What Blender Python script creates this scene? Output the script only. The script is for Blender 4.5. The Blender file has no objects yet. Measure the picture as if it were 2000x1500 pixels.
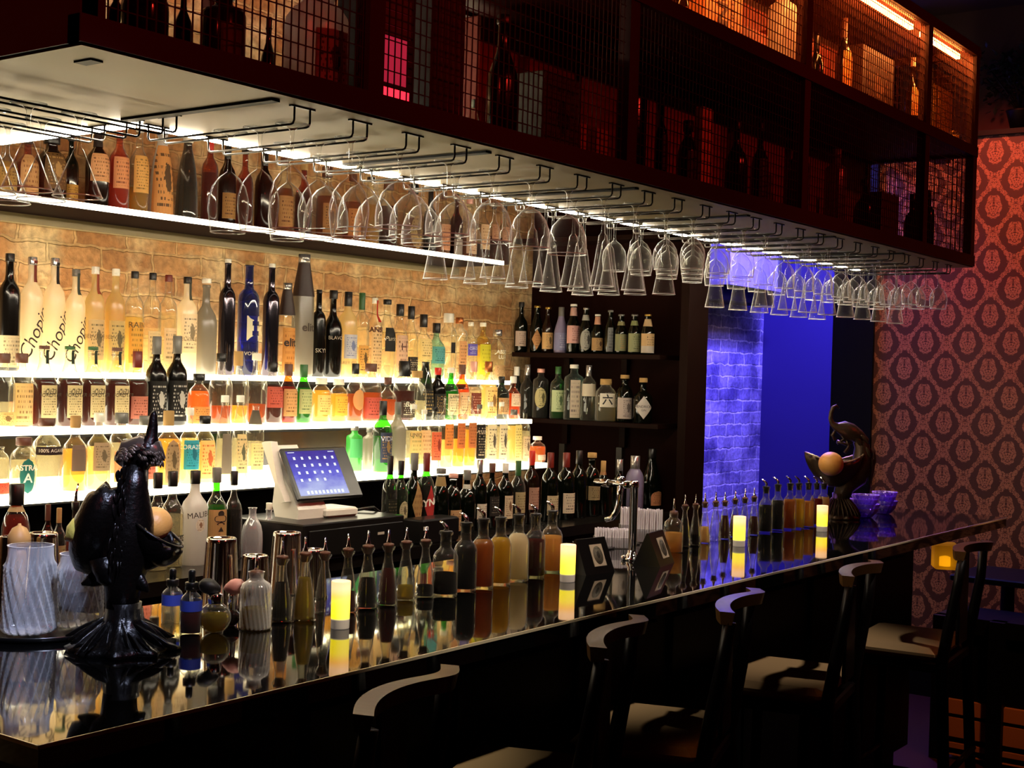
import bpy, math, random
from mathutils import Vector, Matrix
random.seed(7)
S = bpy.context.scene
COL = S.collection
PI = math.pi

# ---------------------------------------------------------------- camera, world, exposure
FPX = 2659.0
YAW, PITCH, ROLL = 0.6298929, -0.00936453, 0.02926084
EYE = Vector((0, 0, 1.62))
FW = Vector((math.cos(YAW)*math.cos(PITCH), math.sin(YAW)*math.cos(PITCH), math.sin(PITCH)))
_r = Vector((math.sin(YAW), -math.cos(YAW), 0)); _u = _r.cross(FW)
RT = _r*math.cos(ROLL) + _u*math.sin(ROLL)
UP = -_r*math.sin(ROLL) + _u*math.cos(ROLL)
cam = bpy.data.cameras.new('camera'); camo = bpy.data.objects.new('camera', cam); COL.objects.link(camo)
camo.matrix_world = Matrix(((RT.x, UP.x, -FW.x, EYE.x), (RT.y, UP.y, -FW.y, EYE.y), (RT.z, UP.z, -FW.z, EYE.z), (0, 0, 0, 1)))
cam.sensor_width = 36; cam.lens = FPX*36/2000; cam.clip_start = 0.05
S.camera = camo
S.view_settings.view_transform = 'Standard'; S.view_settings.look = 'None'
S.view_settings.exposure = 0.12; S.view_settings.gamma = 1.0
S.view_settings.use_curve_mapping = False
cy = S.cycles
cy.max_bounces = 14; cy.diffuse_bounces = 4; cy.glossy_bounces = 5; cy.transmission_bounces = 10
cy.transparent_max_bounces = 48; cy.sample_clamp_indirect = 4.0; cy.sample_clamp_direct = 0
cy.caustics_reflective = False; cy.caustics_refractive = False
W = bpy.data.worlds.new('room_ambience'); S.world = W; W.use_nodes = True
W.node_tree.nodes['Background'].inputs[0].default_value = (.9, .42, .3, 1)
W.node_tree.nodes['Background'].inputs[1].default_value = 0.004

def lamp(name, kind, loc, power, color, size=.2, sy=None, aim=None):
    L = bpy.data.lights.new(name, kind); L.energy = power; L.color = color
    if kind == 'AREA':
        L.size = size
        if sy: L.shape = 'RECTANGLE'; L.size_y = sy
    elif kind == 'SPOT':
        L.shadow_soft_size = size; L.spot_size = sy or 1.2; L.spot_blend = .8
    else: L.shadow_soft_size = size
    o = bpy.data.objects.new(name, L); COL.objects.link(o); o.location = loc
    if aim is not None:
        o.rotation_euler = (Vector(aim)-Vector(loc)).to_track_quat('-Z', 'Y').to_euler()
    return o
lamp('passage_blue_lamp', 'AREA', (7.12, 2.9, 2.95), 400, (.17, .13, 1), .5, .25, (7.5, 3.85, 1.5))
lamp('passage_wall_blue_lamp', 'AREA', (7.2, 3.1, 3.2), 3, (.1, .05, 1), .3, .3, (8.0, 3.5, 1.4))
lamp('room_ceiling_lamp_warm', 'SPOT', (5.0, .2, 3.3), 34, (1, .42, .2), .1, .9, (7.0, 1.9, 1.55))
lamp('added_wallpaper_red_spot', 'SPOT', (6.1, 2.15, 3.25), 62, (1, .16, .08), .1, 1.3, (7.0, 2.15, 2.45))  # added lamp, stands in for the LED tubes' red glow on the wallpaper
lamp('added_slat_spot_warm', 'SPOT', (5.1, 1.0, 1.9), 40, (1, .45, .2), .06, .5, (5.9, 1.85, .25))  # made-up warm spot, put in to light the orange slats
for k_, x_ in enumerate((1.6, 3.2, 4.9)): lamp('added_red_fill_spot', 'SPOT', (x_, -1.1, 3.5), 62, (1, .03, .018), .06, .95, (x_+.1, 1.9, 2.72))  # added spots imitating red ambient light on the cabinet front
lamp('added_red_corner_fill', 'SPOT', (-.9, .9, 3.4), 70, (1, .03, .018), .06, .7, (1.3, 2.3, 2.45))  # added red fill for the cabinet's end panel
lamp('added_back_bar_fill', 'SPOT', (2.9, 2.62, 3.55), 60, (1, .84, .62), .05, .75, (3.3, 3.15, 1.05))  # fill spots added to brighten the back counter bottles
lamp('added_back_bar_fill', 'SPOT', (4.2, 2.62, 3.55), 60, (1, .84, .62), .05, .75, (4.5, 3.15, 1.05))
lamp('bar_downlight_cool', 'SPOT', (.85, .35, 3.5), 520, (.62, .70, 1), .05, .22, (1.63, 2.33, 1.15))
lamp('bar_downlight_near', 'SPOT', (1.9, .1, 3.5), 230, (1, .86, .68), .05, .36, (2.25, 2.05, 1.1))
lamp('bar_downlight_mid', 'SPOT', (2.9, .1, 3.5), 200, (1, .84, .7), .05, .38, (3.2, 2.05, 1.1))
lamp('bar_downlight_far', 'SPOT', (4.2, .1, 3.5), 170, (1, .8, .68), .05, .46, (4.15, 1.9, 1.05))
lamp('added_purple_fill_spot', 'SPOT', (6.55, 3.3, 3.2), 420, (.5, .2, 1), .05, .3, (5.3, 2.05, 1.25))  # added fill, gives the bar end its purple light

# ---------------------------------------------------------------- helpers
def bp(px, py, X=None, Y=None, Z=None):
    d = FW + RT*((px-1000)/FPX) - UP*((py-750)/FPX)
    t = (X-EYE.x)/d.x if X is not None else (Y-EYE.y)/d.y if Y is not None else (Z-EYE.z)/d.z
    return EYE + d*t
def depth(p): return (Vector(p)-EYE).dot(FW)
def lin(c):
    if isinstance(c, str):
        c = [int(c[i:i+2], 16)/255 for i in (0, 2, 4)]
    return tuple((x/12.92 if x <= .04045 else ((x+.055)/1.055)**2.4) for x in c[:3]) + (1,)

class MB:
    def __init__(s): s.v = []; s.f = []; s.sm = []
    def add(s, vs, fs, smooth=False, M=None):
        n = len(s.v)
        s.v += [tuple(M @ Vector(v)) if M is not None else tuple(v) for v in vs]
        s.f += [tuple(i+n for i in f) for f in fs]; s.sm += [smooth]*len(fs); return s
    def box(s, x0, x1, y0, y1, z0, z1, M=None):
        vs = [(x, y, z) for z in (z0, z1) for y in (y0, y1) for x in (x0, x1)]
        return s.add(vs, [(0, 2, 3, 1), (4, 5, 7, 6), (0, 1, 5, 4), (2, 6, 7, 3), (0, 4, 6, 2), (1, 3, 7, 5)], False, M)
    def bbox(s, x0, x1, y0, y1, z0, z1, b=.004, M=None):       # box with chamfered vertical and horizontal edges
        pts = []
        for z, i in ((z0, b), (z0+b, 0), (z1-b, 0), (z1, b)):
            a0, a1, c0, c1 = x0+i, x1-i, y0+i, y1-i
            k = b
            pts.append([(a0+k, c0, z), (a1-k, c0, z), (a1, c0+k, z), (a1, c1-k, z), (a1-k, c1, z), (a0+k, c1, z), (a0, c1-k, z), (a0, c0+k, z)])
        return s.rings(pts, True, True, False, M)
    def rings(s, R, cap0=False, cap1=False, smooth=True, M=None):
        n = len(R[0]); vs = [p for r in R for p in r]; fs = []
        for i in range(len(R)-1):
            for j in range(n):
                k = (j+1) % n
                fs.append((i*n+j, i*n+k, (i+1)*n+k, (i+1)*n+j))
        if cap0: fs.append(tuple(range(n-1, -1, -1)))
        if cap1: fs.append(tuple((len(R)-1)*n+j for j in range(n)))
        return s.add(vs, fs, smooth, M)
    def lathe(s, prof, n=20, sq=2.0, M=None, cap0=True, cap1=True, smooth=True, mod=None):
        R = []
        for r, z in prof:
            ring = []
            for j in range(n):
                a = 2*PI*j/n; k = 1
                if sq != 2.0: k = (abs(math.cos(a))**sq+abs(math.sin(a))**sq)**(-1/sq)
                rr = max(r, 1e-5)*k
                if mod: rr *= mod(a, z)
                ring.append((rr*math.cos(a), rr*math.sin(a), z))
            R.append(ring)
        return s.rings(R, cap0, cap1, smooth, M)
    def tube(s, pts, rad, n=8, M=None, flat=1.0, smooth=True):
        pts = [Vector(p) for p in pts]; R = []; N = len(pts)
        if not hasattr(rad, '__len__'): rad = [rad]*N
        t = (pts[1]-pts[0]).normalized(); nrm = t.orthogonal().normalized()
        if abs(t.z) < .9: nrm = (Vector((0, 0, 1))-t*t.z).normalized()
        for i in range(N):
            t2 = (pts[min(i+1, N-1)]-pts[max(i-1, 0)])
            if t2.length < 1e-9: t2 = t
            t2.normalize(); q = t.rotation_difference(t2); nrm = q @ nrm; t = t2
            nrm = (nrm-t*nrm.dot(t)).normalized(); b = t.cross(nrm)
            R.append([tuple(pts[i]+nrm*(math.cos(2*PI*j/n)*rad[i])+b*(math.sin(2*PI*j/n)*rad[i]*flat)) for j in range(n)])
        return s.rings(R, True, True, smooth, M)
    def ball(s, c, r, n=16, m=10, sc=(1, 1, 1), M=None):
        prof = [(math.sin(PI*i/m), -math.cos(PI*i/m)) for i in range(m+1)]
        T = Matrix.Translation(c) @ Matrix.Diagonal((r*sc[0], r*sc[1], r*sc[2], 1))
        if M is not None: T = M @ T
        return s.lathe(prof, n, 2.0, T)
    def prism(s, poly, z0, z1, M=None):
        n = len(poly)
        vs = [(x, y, z0) for x, y in poly]+[(x, y, z1) for x, y in poly]
        fs = [tuple(range(n-1, -1, -1)), tuple(range(n, 2*n))]+[(i, (i+1) % n, (i+1) % n+n, i+n) for i in range(n)]
        return s.add(vs, fs, False, M)
    def mesh(s, name):
        me = bpy.data.meshes.new(name); me.from_pydata(s.v, [], s.f); me.polygons.foreach_set('use_smooth', s.sm); me.update(); return me
    def build(s, name, mat, parent=None, **k):
        o = bpy.data.objects.new(name, s.mesh(name)); COL.objects.link(o)
        if mat is not None: o.data.materials.append(mat)
        if parent is not None: o.parent = parent
        for a, b in k.items(): o[a] = b
        return o
LABELS = {}
def tag(o, label, cat, group=None):
    o['label'] = label; o['category'] = cat
    if group: o['group'] = group
    return o
def thing(name, loc, label, cat, group=None, rz=0):
    o = bpy.data.objects.new(name, None); COL.objects.link(o); o.location = loc; o.rotation_euler = (0, 0, rz)
    o.empty_display_size = .02
    return tag(o, label, cat, group)
def link_part(name, me, parent, mats=None):
    o = bpy.data.objects.new(name, me); COL.objects.link(o); o.parent = parent; return o
def struct(name, mb, mat): return mb.build(name, mat, kind='structure')
def copy_thing(root, loc, rz, label, group=None):
    r = root.copy(); COL.objects.link(r); r.location = loc; r.rotation_euler = (0, 0, rz); r['label'] = label
    if group: r['group'] = group
    for ch in list(root.children):
        c = ch.copy(); COL.objects.link(c); c.parent = r
        for g in list(ch.children):
            d = g.copy(); COL.objects.link(d); d.parent = c
    return r
ORD = ['', 'first', 'second', 'third', 'fourth', 'fifth', 'sixth', 'seventh', 'eighth', 'ninth', 'tenth', 'eleventh', 'twelfth', 'thirteenth', 'fourteenth',
       'fifteenth', 'sixteenth', 'seventeenth', 'eighteenth', 'nineteenth', 'twentieth', 'twenty-first', 'twenty-second', 'twenty-third', 'twenty-fourth', 'twenty-fifth']

# ---------------------------------------------------------------- materials
MC = {}
def newmat(name):
    m = bpy.data.materials.new(name); m.use_nodes = True; m.node_tree.nodes.clear()
    nt = m.node_tree; out = nt.nodes.new('ShaderNodeOutputMaterial')
    def N(t, **k):
        n = nt.nodes.new('ShaderNode'+t)
        for a, b in k.items():
            if hasattr(n, a) and a not in ('inputs',): setattr(n, a, b)
        return n
    def L(a, b): nt.links.new(a, b)
    return m, nt, N, L, out
def math_(N, L, op, a, b=None, clamp=False):
    n = N('Math'); n.operation = op; n.use_clamp = clamp
    for i, x in enumerate((a, b)):
        if x is None: continue
        if isinstance(x, (int, float)): n.inputs[i].default_value = x
        else: L(x, n.inputs[i])
    return n.outputs[0]
def pr(name, col, rough=.5, metal=0, ior=1.5, bump=0, bscale=60, emit=None, es=0, var=0, coat=0):
    key = ('pr', name)
    if key in MC: return MC[key]
    m, nt, N, L, out = newmat(name)
    p = N('BsdfPrincipled'); p.inputs['Base Color'].default_value = lin(col); p.inputs['Roughness'].default_value = rough
    p.inputs['Metallic'].default_value = metal; p.inputs['IOR'].default_value = ior
    if coat: p.inputs['Coat Weight'].default_value = coat; p.inputs['Coat Roughness'].default_value = .05
    if emit: p.inputs['Emission Color'].default_value = lin(emit); p.inputs['Emission Strength'].default_value = es
    if bump or var:
        tc = N('TexCoord'); nz = N('TexNoise'); nz.inputs['Scale'].default_value = bscale; nz.inputs['Detail'].default_value = 4
        L(tc.outputs['Object'], nz.inputs['Vector'])
        if bump:
            b = N('Bump'); b.inputs['Strength'].default_value = bump; b.inputs['Distance'].default_value = .003
            L(nz.outputs['Fac'], b.inputs['Height']); L(b.outputs['Normal'], p.inputs['Normal'])
        if var:
            mx = N('MixRGB'); mx.blend_type = 'MULTIPLY'; mx.inputs['Fac'].default_value = var; mx.inputs['Color1'].default_value = lin(col)
            L(nz.outputs['Color'], mx.inputs['Color2']); L(mx.outputs[0], p.inputs['Base Color'])
    L(p.outputs[0], out.inputs[0]); MC[key] = m; return m
def emis(name, col, s):
    key = ('em', name)
    if key in MC: return MC[key]
    m, nt, N, L, out = newmat(name); e = N('Emission'); e.inputs[0].default_value = lin(col) if isinstance(col, str) else tuple(col)+(1,); e.inputs[1].default_value = s
    L(e.outputs[0], out.inputs[0]); MC[key] = m; return m
def glass(name, tint, edge=.75, base=.05, white='f4efe2', pw=3.0, dif=.4, rough=.06, absb=.35):
    key = ('gl', name)
    if key in MC: return MC[key]
    m, nt, N, L, out = newmat(name)
    tr = N('BsdfTransparent'); tr.inputs[0].default_value = lin(tint)
    g = N('BsdfGlossy'); g.inputs['Roughness'].default_value = rough
    d = N('BsdfDiffuse'); d.inputs[0].default_value = lin(white)  # white diffuse at grazing angles imitates bright reflections on glass edges
    e = N('MixShader'); e.inputs[0].default_value = dif; L(g.outputs[0], e.inputs[1]); L(d.outputs[0], e.inputs[2])
    lw = N('LayerWeight'); lw.inputs[0].default_value = .5
    dk = N('MixRGB'); t0 = lin(tint); dk.inputs['Color1'].default_value = t0; dk.inputs['Color2'].default_value = (t0[0]*absb, t0[1]*absb, t0[2]*absb*.9, 1)
    L(math_(N, L, 'POWER', lw.outputs['Facing'], 2.5), dk.inputs['Fac']); L(dk.outputs[0], tr.inputs[0])
    f = math_(N, L, 'POWER', lw.outputs['Facing'], pw); f = math_(N, L, 'MULTIPLY', f, edge); f = math_(N, L, 'ADD', f, base, True)
    mx = N('MixShader'); L(f, mx.inputs[0]); L(tr.outputs[0], mx.inputs[1]); L(e.outputs[0], mx.inputs[2]); L(mx.outputs[0], out.inputs[0])
    MC[key] = m; return m
def liquid(name, col, trans=.6, body=None):
    key = ('lq', name)
    if key in MC: return MC[key]
    m, nt, N, L, out = newmat(name)
    tr = N('BsdfTransparent'); tr.inputs[0].default_value = lin(col)
    tl = N('BsdfTranslucent'); tl.inputs[0].default_value = lin(body or col)
    df = N('BsdfDiffuse'); df.inputs[0].default_value = lin(body or col)
    a = N('MixShader'); a.inputs[0].default_value = .35; L(tl.outputs[0], a.inputs[1]); L(df.outputs[0], a.inputs[2])
    b = N('MixShader'); b.inputs[0].default_value = 1-trans; L(tr.outputs[0], b.inputs[1]); L(a.outputs[0], b.inputs[2])
    L(b.outputs[0], out.inputs[0]); MC[key] = m; return m
def label_mat(bg, ink='3a2a1a', kind='text', second=None):
    key = ('lb', bg, ink, kind, second)
    if key in MC: return MC[key]
    m, nt, N, L, out = newmat('paper_label'); p = N('BsdfPrincipled'); p.inputs['Roughness'].default_value = .6
    tc = N('TexCoord'); sp = N('SeparateXYZ'); L(tc.outputs['Generated'], sp.inputs[0])
    M = lambda op, a, b=None, c=False: math_(N, L, op, a, b, c)
    x, z = sp.outputs['X'], sp.outputs['Z']
    col = None
    if kind == 'plain': mask = None
    else:
        nl = {'text': 8, 'dense': 13, 'pic': 11, 'band': 7}[kind]
        zz = M('MULTIPLY', z, nl); fr = M('FRACT', zz); row = M('FLOOR', zz)
        cb = N('CombineXYZ'); L(M('MULTIPLY', x, 9.0), cb.inputs[0]); L(M('MULTIPLY', row, 7.3), cb.inputs[1])
        nz = N('TexNoise'); nz.inputs['Scale'].default_value = 1.7; nz.inputs['Detail'].default_value = 2; L(cb.outputs[0], nz.inputs['Vector'])
        a = M('MULTIPLY', M('GREATER_THAN', nz.outputs['Fac'], .5), M('LESS_THAN', M('ABSOLUTE', M('SUBTRACT', fr, .5)), .24))
        ins = M('MULTIPLY', M('LESS_THAN', M('ABSOLUTE', M('SUBTRACT', x, .5)), .4), M('LESS_THAN', M('ABSOLUTE', M('SUBTRACT', z, .5)), .42))
        mask = M('MULTIPLY', M('MULTIPLY', a, ins), .8)
        if kind == 'pic':
            dx = M('MULTIPLY', M('SUBTRACT', x, .52), 1.2); dz = M('SUBTRACT', z, .52)
            r = M('SQRT', M('ADD', M('MULTIPLY', dx, dx), M('MULTIPLY', dz, dz)))
            n2 = N('TexNoise'); n2.inputs['Scale'].default_value = 9; L(tc.outputs['Generated'], n2.inputs['Vector'])
            inner = M('LESS_THAN', r, .3)
            blob = M('MULTIPLY', M('LESS_THAN', M('ADD', r, M('MULTIPLY', n2.outputs['Fac'], .3)), .36), .85)
            mask = M('ADD', M('MULTIPLY', mask, M('SUBTRACT', 1.0, inner)), blob, True)
    mx = N('MixRGB'); mx.inputs['Color1'].default_value = lin(bg); mx.inputs['Color2'].default_value = lin(ink)
    if mask is None: mx.inputs['Fac'].default_value = 0
    else: L(mask, mx.inputs['Fac'])
    col = mx.outputs[0]
    if second:
        m2 = N('MixRGB'); L(M('LESS_THAN', z, .36), m2.inputs['Fac']); L(col, m2.inputs['Color1']); m2.inputs['Color2'].default_value = lin(second); col = m2.outputs[0]
    tl = N('BsdfTranslucent'); L(col, tl.inputs[0])
    L(col, p.inputs['Base Color'])
    ms = N('MixShader'); ms.inputs[0].default_value = .4; L(p.outputs[0], ms.inputs[1]); L(tl.outputs[0], ms.inputs[2])
    L(ms.outputs[0], out.inputs[0]); MC[key] = m; return m
def brick_mat(name, c1, c2, mortar, wash, washamt):
    m, nt, N, L, out = newmat(name); p = N('BsdfPrincipled'); p.inputs['Roughness'].default_value = .85
    tc = N('TexCoord'); sp = N('SeparateXYZ'); L(tc.outputs['Object'], sp.inputs[0])
    nz0 = N('TexNoise'); nz0.inputs['Scale'].default_value = 16; L(tc.outputs['Object'], nz0.inputs['Vector'])
    wob = math_(N, L, 'MULTIPLY', math_(N, L, 'SUBTRACT', nz0.outputs['Fac'], .5), .032)
    cb = N('CombineXYZ'); L(math_(N, L, 'ADD', sp.outputs['X'], wob), cb.inputs[0]); L(math_(N, L, 'ADD', sp.outputs['Z'], wob), cb.inputs[1])
    b = N('TexBrick'); b.inputs['Scale'].default_value = 1; b.inputs['Brick Width'].default_value = .215; b.inputs['Row Height'].default_value = .074
    b.inputs['Mortar Size'].default_value = .006; b.inputs['Mortar Smooth'].default_value = .4
    b.inputs['Color1'].default_value = lin(c1); b.inputs['Color2'].default_value = lin(c2); b.inputs['Mortar'].default_value = lin(mortar)
    L(cb.outputs[0], b.inputs['Vector'])
    nz = N('TexNoise'); nz.inputs['Scale'].default_value = 5; nz.inputs['Detail'].default_value = 8; L(tc.outputs['Object'], nz.inputs['Vector'])
    rmp = N('ValToRGB'); rmp.color_ramp.elements[0].position = .46; rmp.color_ramp.elements[1].position = .64; L(nz.outputs['Fac'], rmp.inputs[0])
    mx = N('MixRGB'); L(math_(N, L, 'MULTIPLY', rmp.outputs[0], washamt), mx.inputs['Fac']); L(b.outputs['Color'], mx.inputs['Color1']); mx.inputs['Color2'].default_value = lin(wash)
    nz2 = N('TexNoise'); nz2.inputs['Scale'].default_value = 45; nz2.inputs['Detail'].default_value = 6; L(tc.outputs['Object'], nz2.inputs['Vector'])
    m2 = N('MixRGB'); m2.blend_type = 'MULTIPLY'; m2.inputs['Fac'].default_value = .55; L(mx.outputs[0], m2.inputs['Color1'])
    r2 = N('ValToRGB'); r2.color_ramp.elements[0].position = .3; r2.color_ramp.elements[0].color = (.25, .25, .25, 1); r2.color_ramp.elements[1].position = .62; L(nz2.outputs['Fac'], r2.inputs[0]); L(r2.outputs[0], m2.inputs['Color2'])
    L(m2.outputs[0], p.inputs['Base Color'])
    bm = N('Bump'); bm.inputs['Strength'].default_value = 1.0; bm.inputs['Distance'].default_value = .012
    h = math_(N, L, 'SUBTRACT', math_(N, L, 'MULTIPLY', nz2.outputs['Fac'], .5), b.outputs['Fac']); L(h, bm.inputs['Height']); L(bm.outputs[0], p.inputs['Normal'])
    L(p.outputs[0], out.inputs[0]); return m
def damask_mat():
    m, nt, N, L, out = newmat('damask_wallpaper'); p = N('BsdfPrincipled'); p.inputs['Roughness'].default_value = .55
    tc = N('TexCoord'); sp = N('SeparateXYZ'); L(tc.outputs['Object'], sp.inputs[0])
    M = lambda op, a, b=None, c=False: math_(N, L, op, a, b, c)
    c0 = bp(1944, 300, X=7.0)
    u = M('MULTIPLY', M('SUBTRACT', sp.outputs['Y'], c0.y), 2*PI/.218); v = M('MULTIPLY', M('SUBTRACT', sp.outputs['Z'], c0.z), 2*PI/.276)
    f = M('ADD', M('COSINE', u), M('COSINE', v)); f2 = M('ABSOLUTE', f)
    vo = N('TexVoronoi'); vo.inputs['Scale'].default_value = 62; L(tc.outputs['Object'], vo.inputs['Vector'])
    nz = N('TexNoise'); nz.inputs['Scale'].default_value = 55; L(tc.outputs['Object'], nz.inputs['Vector'])
    half = M('MULTIPLY', M('LESS_THAN', f, 0.0), PI)
    wr = lambda q: M('ABSOLUTE', M('SUBTRACT', M('MODULO', M('ADD', M('ADD', q, half), 101*PI), 2*PI), PI))
    wz = lambda q: M('SUBTRACT', M('MODULO', M('ADD', M('ADD', q, half), 101*PI), 2*PI), PI)
    a_, b_ = wr(u), wz(v)
    r_ = M('SQRT', M('ADD', M('MULTIPLY', a_, a_), M('MULTIPLY', M('MULTIPLY', b_, b_), .72))); th = M('ARCTAN2', a_, M('ADD', b_, 1.1))
    cb = N('CombineXYZ'); L(a_, cb.inputs[0]); L(b_, cb.inputs[1])
    ns = N('TexNoise'); ns.inputs['Scale'].default_value = 3.1; ns.inputs['Detail'].default_value = 1.0; ns.inputs['Distortion'].default_value = .8; L(cb.outputs[0], ns.inputs['Vector'])
    scroll = M('GREATER_THAN', M('ABSOLUTE', M('SUBTRACT', ns.outputs['Fac'], .5)), .045)
    med = M('MULTIPLY', M('LESS_THAN', M('ADD', M('ADD', r_, M('MULTIPLY', b_, -.10)), M('MULTIPLY', M('COSINE', M('MULTIPLY', th, 12.0)), .08)), 1.16), scroll)
    tre = M('MULTIPLY', M('LESS_THAN', M('ADD', f2, M('MULTIPLY', ns.outputs['Fac'], .5)), .62), scroll)
    k = M('ADD', med, tre, True)
    mx = N('MixRGB'); L(k, mx.inputs['Fac']); mx.inputs['Color1'].default_value = lin('48230f'); mx.inputs['Color2'].default_value = lin('a87450'); L(mx.outputs[0], p.inputs['Base Color'])
    L(p.outputs[0], out.inputs[0]); return m

BLK = pr('black_lacquer', '030202', .5, 0, 1.25)
WOOD = pr('dark_mahogany', '36110c', .55, 0, 1.3, bump=.1)
DKW = pr('dark_shelf_wood', '160703', .6, 0, 1.15)
MESHW = pr('bronze_wire', '4a2012', .35, .6)
GRANITE = pr('polished_black_granite', '060606', .035, 0, 2.1)
EDGE = pr('polished_edge', 'f0e0bc', .3, .35)
SOFF = pr('brushed_soffit_panel', '94815a', .5, .25, var=.3, bscale=3)
CHROME = pr('chrome', 'e8e8ea', .06, 1)
STEEL = pr('polished_steel', 'd6d0c8', .1, 1)
IRON = pr('black_wire', '2a2622', .3, .8)
LEDW = emis('warm_led_acrylic', (1, .88, .62), 8.5)
LEDT = emis('led_tube', (1, .87, .65), 120)
CG = glass('clear_glass', 'fbfaf2', .8, .05, dif=.3, pw=2.6)
CGS = glass('stemware_glass', 'f8f8f6', 1.0, .03, 'ffffff', pw=3.2, dif=.75, absb=.6)
CRIM = glass('lit_glass_rim', 'ffffff', .4, .65, 'ffffff', pw=1.5, dif=.75)  # whitened all over to imitate light caught on rims
CUT = glass('cut_crystal', 'eef0f6', .95, .24, 'ffffff', 1.3, .6, .12)  # strong white share imitates sparkle in the cut facets
WHITE = pr('white_plastic', 'efe9dc', .35)
BLACKP = pr('black_plastic', '0c0b0b', .3)

# ---------------------------------------------------------------- lettering
def text_mesh(s, h, shear=0.0, bold=0.0):
    cu = bpy.data.curves.new('lettering', 'FONT'); cu.body = s; cu.size = h*1.4; cu.align_x = 'CENTER'; cu.align_y = 'CENTER'
    cu.resolution_u = 3; cu.shear = shear; cu.offset = bold; cu.fill_mode = 'FRONT'
    o = bpy.data.objects.new('lettering', cu); COL.objects.link(o)
    dg = bpy.context.evaluated_depsgraph_get(); dg.update()
    me = bpy.data.meshes.new_from_object(o.evaluated_get(dg)); bpy.data.objects.remove(o); bpy.data.curves.remove(cu)
    return me
def lettering(parent, s, h, col, at, rad=None, rot=0, shear=0, bold=0, face=-PI/2, emit=False):
    """text laid on a cylinder of radius rad round the local z axis (facing angle face), or flat at local offset"""
    me = text_mesh(s, h, shear, bold)
    c, sn = math.cos(rot), math.sin(rot)
    for v in me.vertices:
        x, y = v.co.x*c-v.co.y*sn, v.co.x*sn+v.co.y*c
        if rad:
            a = face + x/rad
            v.co = ((rad+.0012)*math.cos(a)+at[0], (rad+.0012)*math.sin(a)+at[1], at[2]+y)
        else: v.co = (at[0]+x, at[1], at[2]+y)
    me.materials.clear(); me.materials.append(pr('ink_'+col, col, .6))
    o = bpy.data.objects.new('lettering', me); COL.objects.link(o); o.parent = parent; return o

# ================================================================ THE ROOM
WY = 3.85
BRK = brick_mat('old_brick', 'a06c3c', 'b88652', 'bf9560', 'e2c896', .75)
BRKP = brick_mat('painted_passage_brick', 'c4c0d4', '8f88b4', 'ffffff', '3a3070', .8)
PAINT = pr('smooth_passage_paint', '20125c', .7)
PLASTER = pr('dark_red_plaster', '3a1512', .8)
FLOOR = pr('dark_wood_floor', '3a1a0e', .35, bump=.1)
struct('floor', MB().box(-2, 8.4, -3, 4.2, -.1, 0), FLOOR)
struct('ceiling', MB().box(-2, 8.4, -3, 4.2, 3.6, 3.7), PLASTER)
struct('wall_back', MB().box(-2, 5.75, WY, WY+.2, 0, 3.6), BRK)
struct('wall_passage_back', MB().box(5.75, 8.4, WY, WY+.2, 0, 3.6), BRKP)
struct('wall_passage_side', MB().box(8.0, 8.4, 2.95, WY, 0, 3.6), PAINT)
struct('wall_right', MB().box(7.0, 7.2, -3, 2.72, 0, 2.9), damask_mat())
struct('wall_right_upper', MB().box(7.25, 7.4, -3, 2.95, 2.9, 3.6), PLASTER)
struct('trim_ledge', MB().box(6.97, 7.26, -3, 2.74, 2.885, 2.91), BLK)
struct('wall_left', MB().box(-2.2, -2, -3, 4.2, 0, 3.6), PLASTER)
struct('wall_front', MB().box(-2, 8.4, -3.2, -3, 0, 3.6), PLASTER)
struct('shadow_strip_passage', MB().box(6.98, 7.25, 2.72, 2.95, 0, 3.6), BLK)  # black upright put in where the wallpaper edge falls into shadow
struct('baseboard_right', MB().box(6.975, 7.0, -3, 2.72, 0, .16), BLK)
# conduit and duct in the passage
o = MB().tube([(7.02, 3.80, 0.3), (7.02, 3.80, 3.5)], .014, 8)
for z in (.9, 1.45, 2.0): o.tube([(7.02, 3.80, z-.02), (7.02, 3.80, z+.02)], .019, 8)
tag(o.build('conduit_pipe', pr('painted_pipe', '6a4a7a', .35)), 'vertical conduit pipe running up the blue lit brick', 'pipe')
t = thing('air_duct_box', (7.36, 3.72, 2.1), 'boxed duct high on the blue lit brick wall', 'duct')
MB().box(-.30, .34, -.10, .129, .07, .32).build('face_panel', pr('duct_paint', '9a96b8', .5), t)
MB().box(-.31, .35, -.07, .129, -.03, .07).build('dark_recess', BLK, t)
MB().box(-.32, .36, -.115, .129, .055, .075).build('lip', pr('duct_paint', '9a96b8', .5), t)

# ================================================================ BAR COUNTER
BX0, BX1, BY0, BY1, BZ = 1.171, 5.82, 1.667, 2.45, 1.07
t = thing('bar_counter', (BX0, BY0, 0), 'long L shaped bar counter with polished black stone top', 'bar counter')
L = Matrix.Translation((-BX0, -BY0, 0))
poly = [(BX0, BY0), (BX1, BY0), (BX1, BY1), (1.80, BY1), (1.80, 3.3), (BX0, 3.3)]
MB().prism(poly, BZ-.04, BZ, L).build('countertop', GRANITE, t)
e = MB(); e.box(BX0-.002, BX1, BY0-.003, BY0, BZ-.006, BZ, L); e.box(BX0-.003, BX0, BY0-.003, 3.3, BZ-.006, BZ, L)
e.build('edge_trim', EDGE, t, label='thin bright edge of the counter')
t = thing('bar_cabinet', (BX0, BY0, 0), 'black panelled base carrying the polished bar counter', 'bar cabinet')
b = MB(); b.box(1.42, 5.55, 1.96, 2.40, .12, BZ-.04, L); b.box(1.42, 1.76, 2.4, 3.28, .12, BZ-.04, L); b.build('front_panel', BLK, t)
k = MB(); k.box(1.46, 5.5, 2.0, 2.38, 0, .12, L); k.build('toe_kick', BLK, t)
k = MB()
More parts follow.
